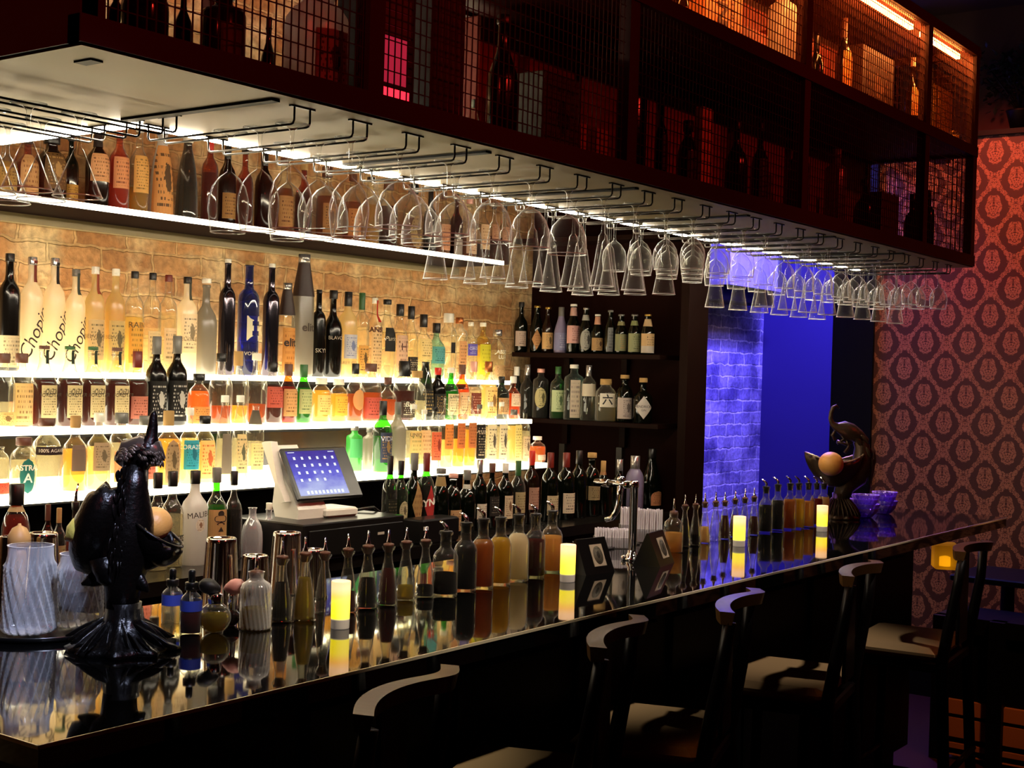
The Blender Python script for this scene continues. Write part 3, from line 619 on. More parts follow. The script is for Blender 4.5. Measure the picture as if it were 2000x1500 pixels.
row([
 (8, 690, 46, 'squat', 'c', 'ribbed clear decanter with broad dark cap at the near end', dict(cap='br', liq='vod', lvl=.35, caph=.87, lab=('e2bf7a', '7a5a30', 'pic', .04, .22, 1.0))),
 (43, 690, 46, 'squat', 'c', 'ribbed clear decanter with broad dark cap beside the square bourbons', dict(cap='br', liq='amb', lvl=.35, caph=.87, lab=('e8c98a', '7a5a30', 'text', .04, .6, 1.0))),
 (87, 675, 45, 'bourbon', 'c', 'square bourbon bottle with cream label and brown cap', of('br')),
 (137, 676, 45, 'bourbon', 'c', 'square bourbon bottle with cream label and dark green cap', of('g')),
 (182, 677, 44, 'bourbon', 'c', 'third square bourbon bottle with cream label and half empty neck', of('g')),
 (229, 679, 44, 'bourbon', 'c', 'square bourbon bottle beside the red capsuled whiskey', of('br')),
 (269, 686, 44, 'round', 'c', 'dark whiskey bottle with red capsule and pink label', dict(cap='r', caph=.78, liq='dk', lvl=.60, lab=('d0806a', '5a2014', 'text', .1, .4, .9))),
 (307, 657, 42, 'round', 'k', 'black bottle with white feather markings and grey capsule', dict(cap='gr', caph=.80, lab=('14100e', 'd8d4cc', 'pic', .05, .5, 1.1))),
 (347, 656, 42, 'round', 'k', 'black bottle with white feather markings beside the jockey topped bourbon', dict(cap='gr', caph=.80, lab=('14100e', 'd8d4cc', 'pic', .05, .5, 1.1))),
 (389, 730, 44, 'squat', 'c', 'round bourbon bottle with small dark horse stopper and orange label', dict(cap='k', liq='or', lvl=.66, lab=('d49a4e', '8a4a1c', 'text', .05, .36, 1.0))),
 (433, 690, 46, 'round', 'c', 'clear round bottle with black stopper', dict(cap='k', liq='amb', lvl=.26, caph=.88)),
 (466, 686, 44, 'round', 'c', 'clear round bottle with tan cork stopper', dict(cap='cork', liq='gold', lvl=.25, caph=.80)),
 (502, 690, 44, 'round', 'c', 'clear round bottle with pinkish stopper', dict(cap='c', liq='amb', lvl=.28)),
 (533, 707, 42, 'bourbon', 'c', 'whiskey bottle with coral red label and dark cap', dict(cap='k', caph=.84, liq='dk', lvl=.62, lab=('d0604a', '7a2418', 'text', .26, .6, 1.0))),
 (564, 711, 36, 'bourbon', 'a', 'amber whiskey bottle with tan label and brown capsule', dict(cap='br', caph=.80, liq='amb', lvl=.62, lab=('e0aa6a', '7a4a20', 'text', .12, .58, 1.0))),
 (594, 712, 34, 'bourbon', 'g', 'bright green whiskey bottle with pale green label', dict(cap='g', caph=.78, liq='grn', lvl=.6, lab=('c8c888', '5a7040', 'text', .16, .58, 1.0))),
 (628, 738, 38, 'jar', 'c', 'short wide bottle of golden liqueur with cream label', dict(cap='c', liq='gold', lvl=.72, lab=('f2d884', '9a7020', 'text', .18, .62, .9))),
 (662, 740, 36, 'jar', 'c', 'short wide bottle of golden liqueur with yellow label', dict(cap='c', liq='gold', lvl=.66, lab=('f0c648', '9a7020', 'text', .16, .6, .9))),
 (695, 710, 34, 'round', 'c', 'whiskey bottle with tan map shaped label', dict(cap='k', caph=.82, liq='amb', lvl=.48, lab=('dca868', '8a5a2a', 'plain', .2, .56, .8, 'oval'))),
 (725, 710, 44, 'squat', 'c', 'round bourbon bottle with broad salmon red label', dict(cap='br', liq='amb', lvl=.5, lab=('d0604c', '6a2014', 'band', .05, .42, 1.1))),
 (758, 737, 36, 'round', 'c', 'amber whiskey bottle with thin brown stopper', dict(cap='br', caph=.84, liq='amb', lvl=.5)),
 (791, 705, 44, 'squat', 'c', 'round whiskey bottle with black capsule and script label', dict(cap='k', caph=.74, liq='dk', lvl=.5, lab=('3a2a20', 'e8dcc0', 'text', .06, .34, .9), txt=('Basil', .02, .28, 'f0e8d0', 0, .3))),
 (815, 724, 40, 'squat', 'c', 'clear round bottle with wooden stopper', dict(cap='cork', liq='vod', lvl=.4)),
 (832, 698, 42, 'cone', 'dg', 'dark green conical bottle with black slanted label', dict(cap=None, lab=('14100c', 'b89858', 'band', .1, .5, 1.1))),
 (856, 718, 34, 'wine', 'k', 'black bottle with diagonal gold lettering', dict(cap='rd', caph=.86, lab=('18120e', 'b08a48', 'dense', .1, .5, 1.0))),
 (881, 718, 34, 'round', 'g', 'green shouldered bottle among the clear ones', dict(cap='c', liq='grn', lvl=.55, lab=('e4d0a4', '5a4a2a', 'text', .1, .5, .9), txt=('LAPHR', .012, .44, '2a2a1a'))),
 (903, 712, 32, 'round', 'or', 'orange shouldered bottle with dark capsule', dict(cap='br', caph=.82, liq='gold', lvl=.55, lab=('e0c494', '6a4a2a', 'text', .1, .5, .9))),
 (926, 706, 32, 'round', 'c', 'clear shouldered bottle with tan capsule', dict(cap='pk', caph=.82, liq='vod', lvl=.5, lab=('7a3422', 'e0b090', 'text', .1, .46, .9))),
 (955, 706, 36, 'round', 'c', 'clear bottle with copper foil and cream pictorial label', dict(cap='cu', caph=.82, liq='pale', lvl=.6, lab=('f0d68c', '8a5a2a', 'pic', .06, .56, 1.0))),
 (980, 735, 32, 'wine', 'dg', 'small dark green bottle with tan label', dict(cap='k', caph=.84, lab=('caa070', '5a3a1e', 'text', .12, .5, 1.0))),
 (1003, 735, 30, 'round', 'or', 'amber bottle with pale label at the brick corner end', dict(cap='w', caph=.84, liq='gold', lvl=.6, lab=('f0e4c4', '6a4a2a', 'text', .3, .6, .9))),
], 3.52, T2, 'on the middle lit step', 'bottles on the middle lit step')
tl = lambda c: dict(cap=None, liq='pale', lvl=.38, lab=(c, '8a4a1e', 'text', .26, .6, .75))
row([
 (-4, 862, 46, 'jar', 'c', 'clear jug with curved black handle and red label', dict(cap=None, liq='vod', lvl=.7, lab=('d85838', '7a1c10', 'text', .06, .26, 1.0))),
 (47, 854, 50, 'jar', 'c', 'clear bottle with teal pear shaped label', dict(cap='br', liq='vod', lvl=.6, lab=('2c8078', '0f403c', 'plain', .04, .64, .62, 'oval'), txt=[('ASTRAL', .015, .48, 'f0ecd8', 0, 0, .0006), ('A', .026, .3, 'f0ecd8', 0, 0, .0006)])),
 (92, 817, 60, 'squat', 'c', 'broad clear bottle with black and red printed band', dict(cap='br', liq='vod', lvl=.62, caph=.9, lab=('2a1210', 'c03024', 'plain', .52, .63, 1.1), txt=[('100% AGAVE', .010, .575, 'f0e4d0'), ])),
 (148, 812, 48, 'round', 'c', 'yellow tequila bottle with blank grey brown label', dict(cap='cork', caph=.84, liq='gold', lvl=.56, lab=('857260', '6a5848', 'plain', .28, .62, .62))),
 (194, 806, 48, 'round', 'c', 'yellow tequila bottle with grey pictorial label', dict(cap='c', caph=.88, liq='pale', lvl=.56, lab=('b8a888', '6a6048', 'pic', .26, .62, .8))),
 (238, 806, 50, 'squat', 'c', 'clear wide lipped bottle behind the peacock statue', dict(cap='gr', caph=.86, liq='vod', lvl=.6, lab=('e0b48a', '8a5a3a', 'text', .1, .5, .9))),
 (284, 812, 44, 'squat', 'c', 'clear bottle with pink label peeking past the peacock head', dict(cap='gr', caph=.87, liq='vod', lvl=.6, lab=('dc8a70', '8a3a28', 'text', .12, .6, .9))),
 (330, 802, 50, 'round', 'c', 'yellow tequila bottle with arched embossed label', dict(cap='cork', caph=.80, liq='gold', lvl=.62, lab=('b09a70', '5a4a2c', 'pic', .05, .62, .62, 'arch'))),
 (371, 796, 40, 'round', 'c', 'tequila bottle with bright turquoise label', dict(cap='c', liq='pale', lvl=.6, lab=('3cb4cc', '1c7488', 'pic', .2, .58, .95), txt=('CORAZON', .014, .49, 'f4f8f4'))),
 (401, 812, 42, 'squat', 'c', 'tequila bottle with painted agave and orange flower', dict(cap='k', caph=.88, liq='pale', lvl=.6, lab=('ecd68c', 'd4602a', 'pic', .08, .64, .9))),
 (440, 772, 34, 'cone', 'c', 'clear conical necked bottle with grey label', dict(cap='c', caph=.92, liq='vod', lvl=.5, lab=('8a8070', '6a6050', 'plain', .1, .56, .7))),
 (470, 772, 34, 'cone', 'c', 'clear conical necked bottle with agave print label', dict(cap='c', caph=.92, liq='vod', lvl=.5, lab=('dccb9c', '3a4a3a', 'pic', .1, .55, .8))),
 (500, 786, 34, 'vodka', 'c', 'tall clear bottle with cream label beside the card terminal', dict(cap=None, liq='vod', lvl=.5, lab=('e6d8a4', '5a5a3a', 'text', .14, .48, .9), neck=('5a5044', .72, .9))),
 (693, 832, 32, 'cyl', 'gn', 'green cylindrical bottle behind the tablet screen', dict(cap='gr', lab=('4aa860', '2a7a40', 'plain', .3, .72, 1.1), dy=.1)),
 (722, 836, 26, 'cyl', 'fg', 'grey green cylindrical bottle behind the tablet screen', dict(cap='gr', dy=.1)),
 (749, 783, 38, 'wine', 'g', 'bright green bottle with dark landscape label', dict(cap='k', caph=.80, liq='grn', lvl=.5, lab=('3a4258', 'b08a4a', 'pic', .14, .56, .8), txt=('VIDA', .018, .47, 'c8ccd8'))),
 (778, 785, 34, 'wine', 'fg', 'frosted dark grey bottle beside the bright green one', dict(cap='gr', caph=.82)),
 (808, 790, 34, 'vodka', 'c', 'clear mezcal bottle with pale yellow hill label', dict(cap='c', liq='vod', lvl=.6, lab=('ecd896', '7a8a4a', 'text', .1, .6, .95), txt=('UNION', .014, .54, '5a4a3a'))),
 (829, 800, 28, 'vodka', 'c', 'clear bottle with plain cream label and brown leaf print', dict(cap='c', liq='vod', lvl=.6, lab=('ecd0a0', '9a5a2a', 'text', .1, .66, 1.0))),
 (850, 795, 28, 'vodka', 'c', 'clear bottle with coral red animal label', dict(cap='k', liq='vod', lvl=.6, lab=('e07c54', '8a2c18', 'pic', .14, .6, 1.0))),
 (873, 770, 30, 'vodka', 'c', 'tall yellowish bottle with orange label beside the coral animal label', tl('e4a050')),
 (897, 768, 28, 'vodka', 'c', 'tall yellowish bottle with orange label, middle of the three', dict(tl('d88a4c'), liq='gold')),
 (919, 768, 28, 'vodka', 'c', 'tall golden bottle with orange label beside the black label', dict(tl('d08a50'), liq='gold', lvl=.5)),
 (937, 790, 26, 'vodka', 'c', 'clear bottle with long black label', dict(cap='gr', liq='vod', lab=('14110e', 'd8ccb0', 'dense', .12, .68, 1.0), txt=('LA LUNA', .012, .56, 'f0e8d0'))),
 (958, 785, 28, 'vodka', 'c', 'clear bottle with white label and line drawn figure', dict(cap='c', liq='vod', lab=('ece4c4', '3a3028', 'pic', .1, .64, 1.0))),
 (980, 785, 26, 'vodka', 'c', 'clear bottle with white label and standing figure', dict(cap='c', liq='vod', lab=('e8e0c4', '2a1c14', 'pic', .1, .64, .9))),
 (1004, 800, 28, 'cyl', 'c', 'square clear bottle with pale yellow lettered label', dict(cap='gr', liq='pale', lvl=.7, sq=4.0, lab=('f0eaa0', '8a8030', 'dense', .06, .72, .7))),
 (1026, 800, 22, 'vodka', 'c', 'narrow clear bottle with black capped neck', dict(cap='k', liq='vod', lab=('d8c8a8', '5a3a2a', 'pic', .1, .5, .9))),
 (1050, 852, 34, 'squat', 'c', 'round decanter of amber brandy at the far tier end', dict(cap='c', liq='or', lvl=.6, lab=('d8c8b0', '8a5a3a', 'text', .1, .3, .6))),
], 3.36, T3, 'on the lowest lit step', 'bottles on the lowest lit step')
row([
 (33, 945, 54, 'squat', 'a', 'amber shouldered bottle with black cap and cream collar', dict(cap='k', caph=.80, liq='amb', lvl=.7, neck=('d8c088', .74, .79), lab=('2a120a', 'a86a2a', 'text', .06, .46, 1.0))),
 (94, 985, 28, 'wine', 'br', 'small dark bottle with white label by the amber bottle', dict(cap='br', lab=('dcd6cc', '5a4a44', 'plain', .56, .66, 1.3))),
 (116, 992, 26, 'wine', 'dg', 'small dark bottle with tan neck label', dict(cap='cork', lab=('b8a070', '5a4a2a', 'text', .2, .5, 1.0))),
 (148, 980, 36, 'round', 'a', 'amber bottle fitted with a pour spout', dict(cap='k', pour=True, liq='amb', lvl=.6)),
 (309, 923, 44, 'round', 'c', 'clear rum bottle with black capsule beside the orange', dict(caph=.84, liq='vod', lvl=.5)),
 (338, 920, 46, 'round', 'c', 'clear bottle with dark ring of lettering near its waist', dict(caph=.84, liq='vod', lvl=.55, lab=('3a4030', 'd0d0b8', 'plain', .28, .34, 1.2), txt=('CASTILLO', .010, .31, 'e0e0c8'))),
 (382, 919, 52, 'wine', 'fw', 'white coconut rum bottle with palm picture', dict(cap='k', caph=.86, lab=('e9e2d2', '8a5420', 'pic', .36, .50, .36, 'oval'), txt=('MALIBU', .017, .54, '2a1a12', .12))),
 (424, 913, 42, 'round', 'g', 'green bottle with kraft paper label and grey cap', dict(cap='gr', caph=.84, liq='grn', lvl=.6, lab=('cfa66a', '3a2a18', 'plain', .26, .56, 1.2), txt=[('\u2663', .03, .47, '2c2218'), ('\u25b2', .014, .35, '2c2218')])),
 (458, 920, 34, 'round', 'c', 'bottle of near black liqueur with black cap', dict(caph=.84, liq='blk', lvl=.56)),
 (494, 978, 42, 'decanter', 'cr', 'cut crystal decanter with etched oval panel', dict(cap=None, liq=None)),
 (526, 982, 34, 'decanter', 'cr', 'cut glass decanter with pale square label', dict(cap='c', lab=('a8a498', '7a766a', 'plain', .26, .56, .5))),
 (763, 890, 30, 'wine', 'g', 'green bottle with plain black capsule next to the tablet till', dict(cap='k', caph=.78, liq='dk', lvl=.6, lab=('1c2014', '8a8060', 'text', .2, .5, 1.0))),
 (784, 900, 30, 'wine', 'g', 'green bottle with black capsule and round cream badge', dict(cap='k', caph=.82, lab=('d8c8a0', '4a3a24', 'pic', .24, .5, .7, 'oval'))),
 (810, 885, 36, 'round', 'wn', 'black aperitif bottle with tan diamond label', dict(cap='gr', caph=.80, lab=('c09860', '7a4a2a', 'text', .12, .68, .75, 'diamond'))),
 (834, 885, 34, 'wine', 'g', 'green bottle with red capsule and red diamond label', dict(cap='r', caph=.78, liq='dk', lvl=.62, lab=('d0403c', '2a3a1c', 'plain', .12, .62, .75, 'diamond'), txt=('CYNAR', .024, .42, 'f0e8d8', .2, .2, .001))),
 (862, 915, 36, 'squat', 'wn', 'squat black bottle with tan neck label', dict(cap='gr', caph=.92, neck=('b89860', .74, .88), lab=('8a8458', '2a2414', 'text', .06, .3, .9))),
 (886, 925, 34, 'squat', 'wn', 'squat black bottle with kraft label', dict(cap='pk', caph=.93, lab=('d0a878', '5a2c1c', 'text', .05, .4, .9))),
 (913, 918, 36, 'round', 'wn', 'dark bottle with white neck badge', dict(cap='gr', caph=.84, neck=('e0dccc', .70, .77))),
 (938, 898, 30, 'wine', 'wn', 'dark bottle with small white lower label', dict(cap='s', caph=.80, lab=('e8e0cc', '5a4a3a', 'text', .16, .38, .9))),
 (962, 905, 30, 'round', 'wn', 'dark bottle with black framed label', dict(cap='br', caph=.86, lab=('2a2622', '8a8270', 'text', .2, .5, .9))),
 (988, 905, 32, 'wine', 'wn', 'dark bottle with tall cream label', dict(cap='w', caph=.85, lab=('e6d4b0', '7a4a24', 'pic', .14, .5, .7))),
 (1013, 900, 30, 'wine', 'dg', 'dark bottle with pale green capsule', dict(cap='g', caph=.76, lab=('c8b888', '5a4a2a', 'text', .2, .52, 1.0))),
 (1040, 880, 30, 'wine', 'br', 'brown bottle with red capsule and pinkish label', dict(cap='rd', caph=.80, lab=('c89c84', '7a4a3a', 'text', .2, .5, 1.0))),
 (1076, 884, 34, 'wine', 'wn', 'red foiled wine bottle partly hidden by its twin', dict(cap='r', caph=.78, lab=('d8c8a0', '5a4a30', 'text', .1, .38, 1.0))),
 (1107, 884, 36, 'wine', 'wn', 'red wine bottle with square white label and small crest', dict(cap='r', caph=.78, lab=('eadcc0', '4a3a2a', 'band', .1, .40, 1.0))),
 (1132, 880, 34, 'wine', 'wn', 'plain black wine bottle beside the white labelled wine', dict(cap='k')),
 (1157, 884, 34, 'squat', 'wn', 'dark bottle with cork stopper and wide tan label', dict(cap='cork', caph=.92, lab=('a8946a', '4a3a22', 'text', .26, .48, 1.1))),
 (1179, 900, 26, 'wine', 'wn', 'dark bottle with orange tinted neck', dict(cap='cork', caph=.80, neck=('c08a5a', .74, .8))),
 (1211, 897, 30, 'round', 'wn', 'dark bottle with slim silver pourer neck', dict(cap='s', caph=.78)),
 (1241, 890, 36, 'squat', 'pp', 'purple grey bottle with tall silver stopper', dict(cap='s', caph=.76)),
 (1274, 876, 40, 'burg', 'wn', 'champagne bottle with orange shield label', dict(cap='k', caph=.84, lab=('e09868', '8a4a24', 'text', .06, .30, .8, 'arch'))),
], 3.11, BC, 'on the back counter', 'bottles on the back counter', lim=(.05, .11))
sw = 'on the upper side shelf'
row([
 (992, 574, 28, 'round', 's', 'clear bottle with broad white neck sleeve', dict(cap='c', neck=('c8c4bc', .62, .86))),
 (1019, 590, 26, 'round', 'wn', 'dark bottle with pinkish white label', dict(cap='k', lab=('c8b0a0', '5a4038', 'text', .12, .42, .9))),
 (1050, 597, 26, 'beer', 'wn', 'beer bottle with tan diamond label', dict(cap='gold', lab=('c08c58', '7a4a24', 'text', .06, .5, .8, 'diamond'))),
 (1071, 600, 24, 'beer', 'br', 'beer bottle with cream and tan label', dict(cap='gold', lab=('dcb478', '5a4a24', 'pic', .08, .44, 1.0))),
 (1097, 600, 27, 'burg', 'pp', 'grey foil wrapped beer bottle with blue label', dict(cap='gr', caph=.7, lab=('8a8ab0', 'd0d0e0', 'text', .06, .44, 1.1))),
 (1121, 594, 27, 'beer', 'wn', 'beer bottle with pink neck foil and pink banner label', dict(cap='w', neck=('d8a898', .76, .93), lab=('dcaaa0', '7a3a34', 'text', .2, .56, 1.1))),
 (1145, 601, 25, 'beer', 'wn', 'beer bottle with silver oval label', dict(cap='s', neck=('b8b4a8', .72, .84), lab=('a8a498', '2a2824', 'pic', .06, .52, .95, 'oval'))),
 (1168, 614, 24, 'beer', 'wn', 'small beer bottle with orange neck foil', dict(cap='w', neck=('d49a7a', .74, .94), lab=('b08a5a', '3a1c14', 'pic', .08, .4, 1.1))),
 (1193, 606, 22, 'beer', 'wn', 'dark beer bottle with narrow grey label', dict(cap='gr', lab=('7a7a78', '2a2a2a', 'text', .05, .6, .5))),
 (1214, 614, 25, 'beer', 'wn', 'ale bottle with dark landscape label and cross shaped neck label', dict(cap='gr', neck=('9a9468', .72, .82), lab=('8a8a64', 'c08a4a', 'text', .08, .50, 1.1))),
 (1240, 614, 26, 'beer', 'wn', 'ale bottle with olive green labels', dict(cap='gr', neck=('8a8f5a', .72, .84), lab=('9a9c70', '5a6038', 'text', .06, .52, 1.1))),
 (1266, 614, 28, 'beer', 'wn', 'ale bottle with cream pictorial label at the passage end', dict(cap='gold', neck=('cfae80', .70, .88), lab=('d4b07c', '3a2c2c', 'text', .04, .52, 1.1, None, 'cbbfae'))),
], None, 1.712, sw, 'beers on the side unit', X=5.29)
row([
 (1010, 716, 28, 'round', 'dg', 'dark green bottle with pale capsule by the brick corner', dict(cap='w', caph=.82)),
 (1031, 712, 28, 'round', 'dg', 'dark green bottle with foil neck behind the oval label gin', dict(cap='s', caph=.80)),
 (1057, 720, 30, 'cyl', 'dg', 'dark green gin bottle with cream and olive oval badge', dict(cap='pk', caph=.92, lab=('c8bc84', '3a3c20', 'pic', .2, .62, .8, 'oval'))),
 (1091, 716, 30, 'vodka', 'g', 'green gin bottle with pale floral label', dict(cap='g', caph=.86, liq='grn', lvl=.4, lab=('c4d0a0', '3a5a34', 'pic', .14, .55, .9))),
 (1122, 712, 36, 'cyl', 'lb', 'pale blue gin bottle with tall narrow label', dict(cap='w', caph=.93, sq=4.0, lab=('d0c0a8', '6a5a5a', 'text', .04, .72, .5))),
 (1151, 713, 30, 'vodka', 'c', 'clear gin bottle with foil neck and torn paper label', dict(cap='s', caph=.8, lab=('d8ccb4', '7a6a5a', 'plain', .44, .66, 1.0))),
 (1184, 740, 38, 'jar', 'c', 'square clear gin bottle with white ideogram label', dict(cap='cork', caph=.86, sq=4.5, liq='vod', lvl=.6, lab=('ece4d0', '1a1612', 'plain', .34, .66, .7), txt=('\u516d', .036, .5, '15110e', 0, 0, .001))),
 (1221, 732, 34, 'squat', 'wn', 'dark gin bottle with pale engraved label', dict(cap='cork', caph=.92, lab=('c8b8ac', '6a5c58', 'pic', .08, .52, .95))),
 (1257, 738, 38, 'round', 'wn', 'black gin bottle with white diamond label', dict(cap='cork', caph=.9, lab=('dcd6cc', '4a4440', 'plain', .1, .60, .95, 'diamond'), txt=[('HENDRICKS', .011, .37, '3a3430'), ('GIN', .009, .29, '3a3430')])),
], None, 1.403, 'on the lower side shelf', 'gins on the side unit', X=5.29)
row([
 (12, 270, 46, 'round', 'c', 'bottle of dark gold whisky behind the hanging martini glasses', dict(liq='gold', lvl=.6, lab=('d8a850', '7a4a1c', 'text', .1, .5, .9))),
 (55, 268, 44, 'round', 'or', 'bottle with tall peach coloured label', dict(cap='k', liq='amb', lvl=.6, lab=('f0b878', '8a4a24', 'text', .1, .72, .95))),
 (102, 262, 60, 'squat', 'br', 'dark bottle with embossed brown portrait label', dict(cap='k', lab=('7a5428', 'c89858', 'pic', .2, .72, .8))),
 (140, 262, 30, 'round', 'wn', 'dark narrow bottle with yellow lower label', dict(cap='k', lab=('d8a040', '5a3a14', 'text', .06, .3, .9))),
 (193, 240, 46, 'round', 'br', 'dark whisky bottle with big cream label', dict(cap='k', lab=('f0b074', '8a4a1c', 'text', .32, .64, 1.0), neck=('2a140a', .72, .9))),
 (235, 236, 40, 'round', 'or', 'amber whisky bottle with pink orange label', dict(cap='br', liq='or', lvl=.62, lab=('f0a468', '8a3a1c', 'text', .26, .6, .95))),
 (274, 240, 38, 'round', 'c', 'clear whisky bottle with golden orange label', dict(cap='c', liq='gold', lvl=.3, lab=('f4bc62', '8a5a1c', 'dense', .24, .64, .95))),
 (318, 250, 48, 'cone', 'fw', 'curved ceramic bottle with black dotted chain pattern', dict(cap='k', caph=.93, lab=('e8a45a', '1c120c', 'pic', .04, .8, 1.3))),
 (368, 262, 44, 'cone', 's', 'faceted clear grey bottle', dict(cap='c', liq='vod', lvl=.4)),
 (412, 270, 32, 'vodka', 'a', 'slim amber bottle with orange neck', dict(cap='rd', caph=.86, liq='amb', lvl=.6)),
 (446, 278, 34, 'wine', 'br', 'dark brown bottle behind the first balloon glass', dict(cap='k', lab=('c08a48', '4a2410', 'text', .1, .4, 1.0))),
 (480, 285, 34, 'round', 'a', 'amber bottle behind the balloon glasses', dict(cap='k', liq='amb', lvl=.6)),
 (518, 292, 36, 'wine', 'br', 'dark bottle behind the second balloon glass', dict(cap='k')),
 (556, 308, 38, 'round', 'c', 'whisky bottle with wide tan label behind the balloon glasses', dict(cap='br', liq='amb', lvl=.6, lab=('d8a060', '6a3414', 'text', .1, .5, 1.0))),
 (595, 318, 34, 'round', 'a', 'amber bottle third from the dark brown one', dict(cap='cork', liq='dk', lvl=.6)),
 (640, 326, 40, 'squat', 'c', 'round amber brandy bottle', dict(cap='br', liq='amb', lvl=.6, lab=('c88a48', '5a2c10', 'pic', .1, .5, .9))),
 (690, 340, 36, 'round', 'c', 'amber bottle with orange label under the coupe glasses', dict(cap='br', liq='amb', lvl=.6, lab=('e0944c', '7a3a14', 'text', .1, .5, 1.0))),
 (725, 346, 34, 'bourbon', 'c', 'golden bottle with square shoulders under the coupe glasses', dict(cap='k', liq='gold', lvl=.6, sq=3.5)),
 (760, 352, 38, 'squat', 'c', 'red amber bottle under the coupe glasses', dict(cap='br', liq='dk', lvl=.62)),
 (808, 360, 38, 'squat', 'c', 'round bottle with tan oval label', dict(cap='k', liq='amb', lvl=.5, lab=('c8a060', '5a3a1c', 'pic', .05, .55, .8, 'oval'))),
 (842, 372, 26, 'wine', 'k', 'tall black bottle beside the tan oval label', dict(cap='k')),
 (868, 376, 28, 'round', 'c', 'bottle with peach striped label', dict(cap='br', liq='amb', lvl=.5, lab=('f0b080', '8a3a20', 'text', .1, .5, .9))),
 (893, 380, 26, 'round', 'br', 'dark brown bottle with pale lower label', dict(cap='k', lab=('b0a090', '4a3a30', 'plain', .06, .3, .9))),
 (918, 386, 32, 'round', 'c', 'bottle with pale pink zigzag label', dict(cap='pk', liq='amb', lvl=.4, lab=('f0c8a0', 'a0502c', 'pic', .1, .5, .95))),
 (945, 390, 28, 'round', 'c', 'bottle with glowing peach label', dict(cap='br', liq='dk', lvl=.3, lab=('fbd8a8', 'a0602c', 'text', .2, .6, .95))),
 (966, 396, 24, 'round', 'c', 'dark amber bottle second from the shelf end', dict(cap='k', liq='dk', lvl=.45, lab=('eab088', '7a3a1c', 'text', .4, .64, .95))),
 (986, 402, 24, 'round', 'c', 'dark amber bottle at the very end of the shelf', dict(cap='k', liq='dk', lvl=.45, lab=('e0a880', '7a3a1c', 'text', .4, .64, .95))),
], 3.61, 2.09, 'on the high shelf', 'whiskies on the high shelf')

# ================================================================ STEMWARE
RZ = 2.081
def stem_proto(kind, H, R, bowl, name, cat):
    """a hanging glass: origin at the underside of its foot, bowl hanging down to -H"""
    t = thing(name, (0, 0, 0), 'hanging glass', cat)
    sl = H*.40
    MB().lathe([(.034, 0), (.034, -.0015), (.012, -.005), (.005, -.012)], 22, cap0=True, cap1=False).build('foot', CGS, t)
    MB().lathe([(.005, -.012), (.0036, -.03), (.0034, -sl*.8), (.005, -sl)], 10, cap0=False, cap1=False).build('stem', CGS, t)
    b = MB(); p = [(r*R, -(sl+(H-sl)*z)) for r, z in bowl]; b.lathe(p, 28, cap0=False, cap1=False)
    r_ = p[-1][0]; b.tube([(r_*math.cos(2*PI*i/28), r_*math.sin(2*PI*i/28), -H) for i in range(29)], .0002, 3)
    b.build('bowl', CGS, t)
    MB().tube([(r_*math.cos(2*PI*i/28), r_*math.sin(2*PI*i/28), -H) for i in range(29)], .0011, 6).build('rim', CRIM, t); return t
KIND = {
 'balloon': ('balloon', .203, .041, [(.12, 0), (.5, .10), (.82, .25), (.98, .45), (1, .60), (.93, .82), (.84, 1)], 'balloon_glass', 'balloon wine glass'),
 'coupe': ('coupe', .165, .050, [(.1, 0), (.45, .10), (.78, .30), (.95, .55), (1, .78), (.99, 1)], 'coupe_glass', 'broad coupe glass'),
 'flute': ('flute', .235, .032, [(.14, 0), (.34, .06), (.46, .25), (.72, .65), (1, 1)], 'champagne_flute', 'conical champagne flute'),
 'wine': ('wine', .152, .037, [(.14, 0), (.6, .14), (.9, .34), (1, .56), (.95, .8), (.86, 1)], 'wine_glass', 'wine glass'),
 'martini': ('martini', .158, .046, [(.09, 0), (.22, .08), (1, 1)], 'martini_glass', 'martini glass')}
PROTO = {}
def hang(kind, x, y, label, group):
    k, H, R, bowl, name, cat = KIND[kind]
    if k not in PROTO:
        t = stem_proto(k, H, R, bowl, name, 'glass'); PROTO[k] = t; t.location = (x, y, RZ+.004); t.rotation_euler.z = random.random()*6; t['label'] = label; t['group'] = group; return
    copy_thing(PROTO[k], (x, y, RZ+.004), random.random()*6, label, group)
RACK = None
def rack(x, y, lab_, along='Y', n=.43):
    global RACK
    if RACK is None:
        RACK = thing('stemware_rack', (x, y, CZ-.004), lab_, 'rack', 'stemware racks')
        for s_ in (-1, 1):
            X = s_*.021
            MB().tube([(X, 0, 0), (X, 0, -.027), (X, .003, -.033), (X, .009, -.035), (X, n-.009, -.035), (X, n-.003, -.033), (X, n, -.027), (X, n, 0)], .0024, 6).build('rod', IRON, RACK)
        for Y in (0, n): MB().box(-.032, .032, Y-.004, Y+.004, -.003, 0).build('mounting_plate', IRON, RACK)
        r = RACK
    else: r = copy_thing(RACK, (x, y, CZ-.004), 0, lab_, 'stemware racks')
    if along == 'X': r.rotation_euler.z = -PI/2
PLAN = ['balloon']*2+['coupe']*3+['cf', 'cf', 'flute', 'flute', 'flute']+['wine']*3+['fw', 'fw', 'fw', 'fw', 'fw', 'fw']+['fr', 'fr', 'wine', 'wine', 'wine']
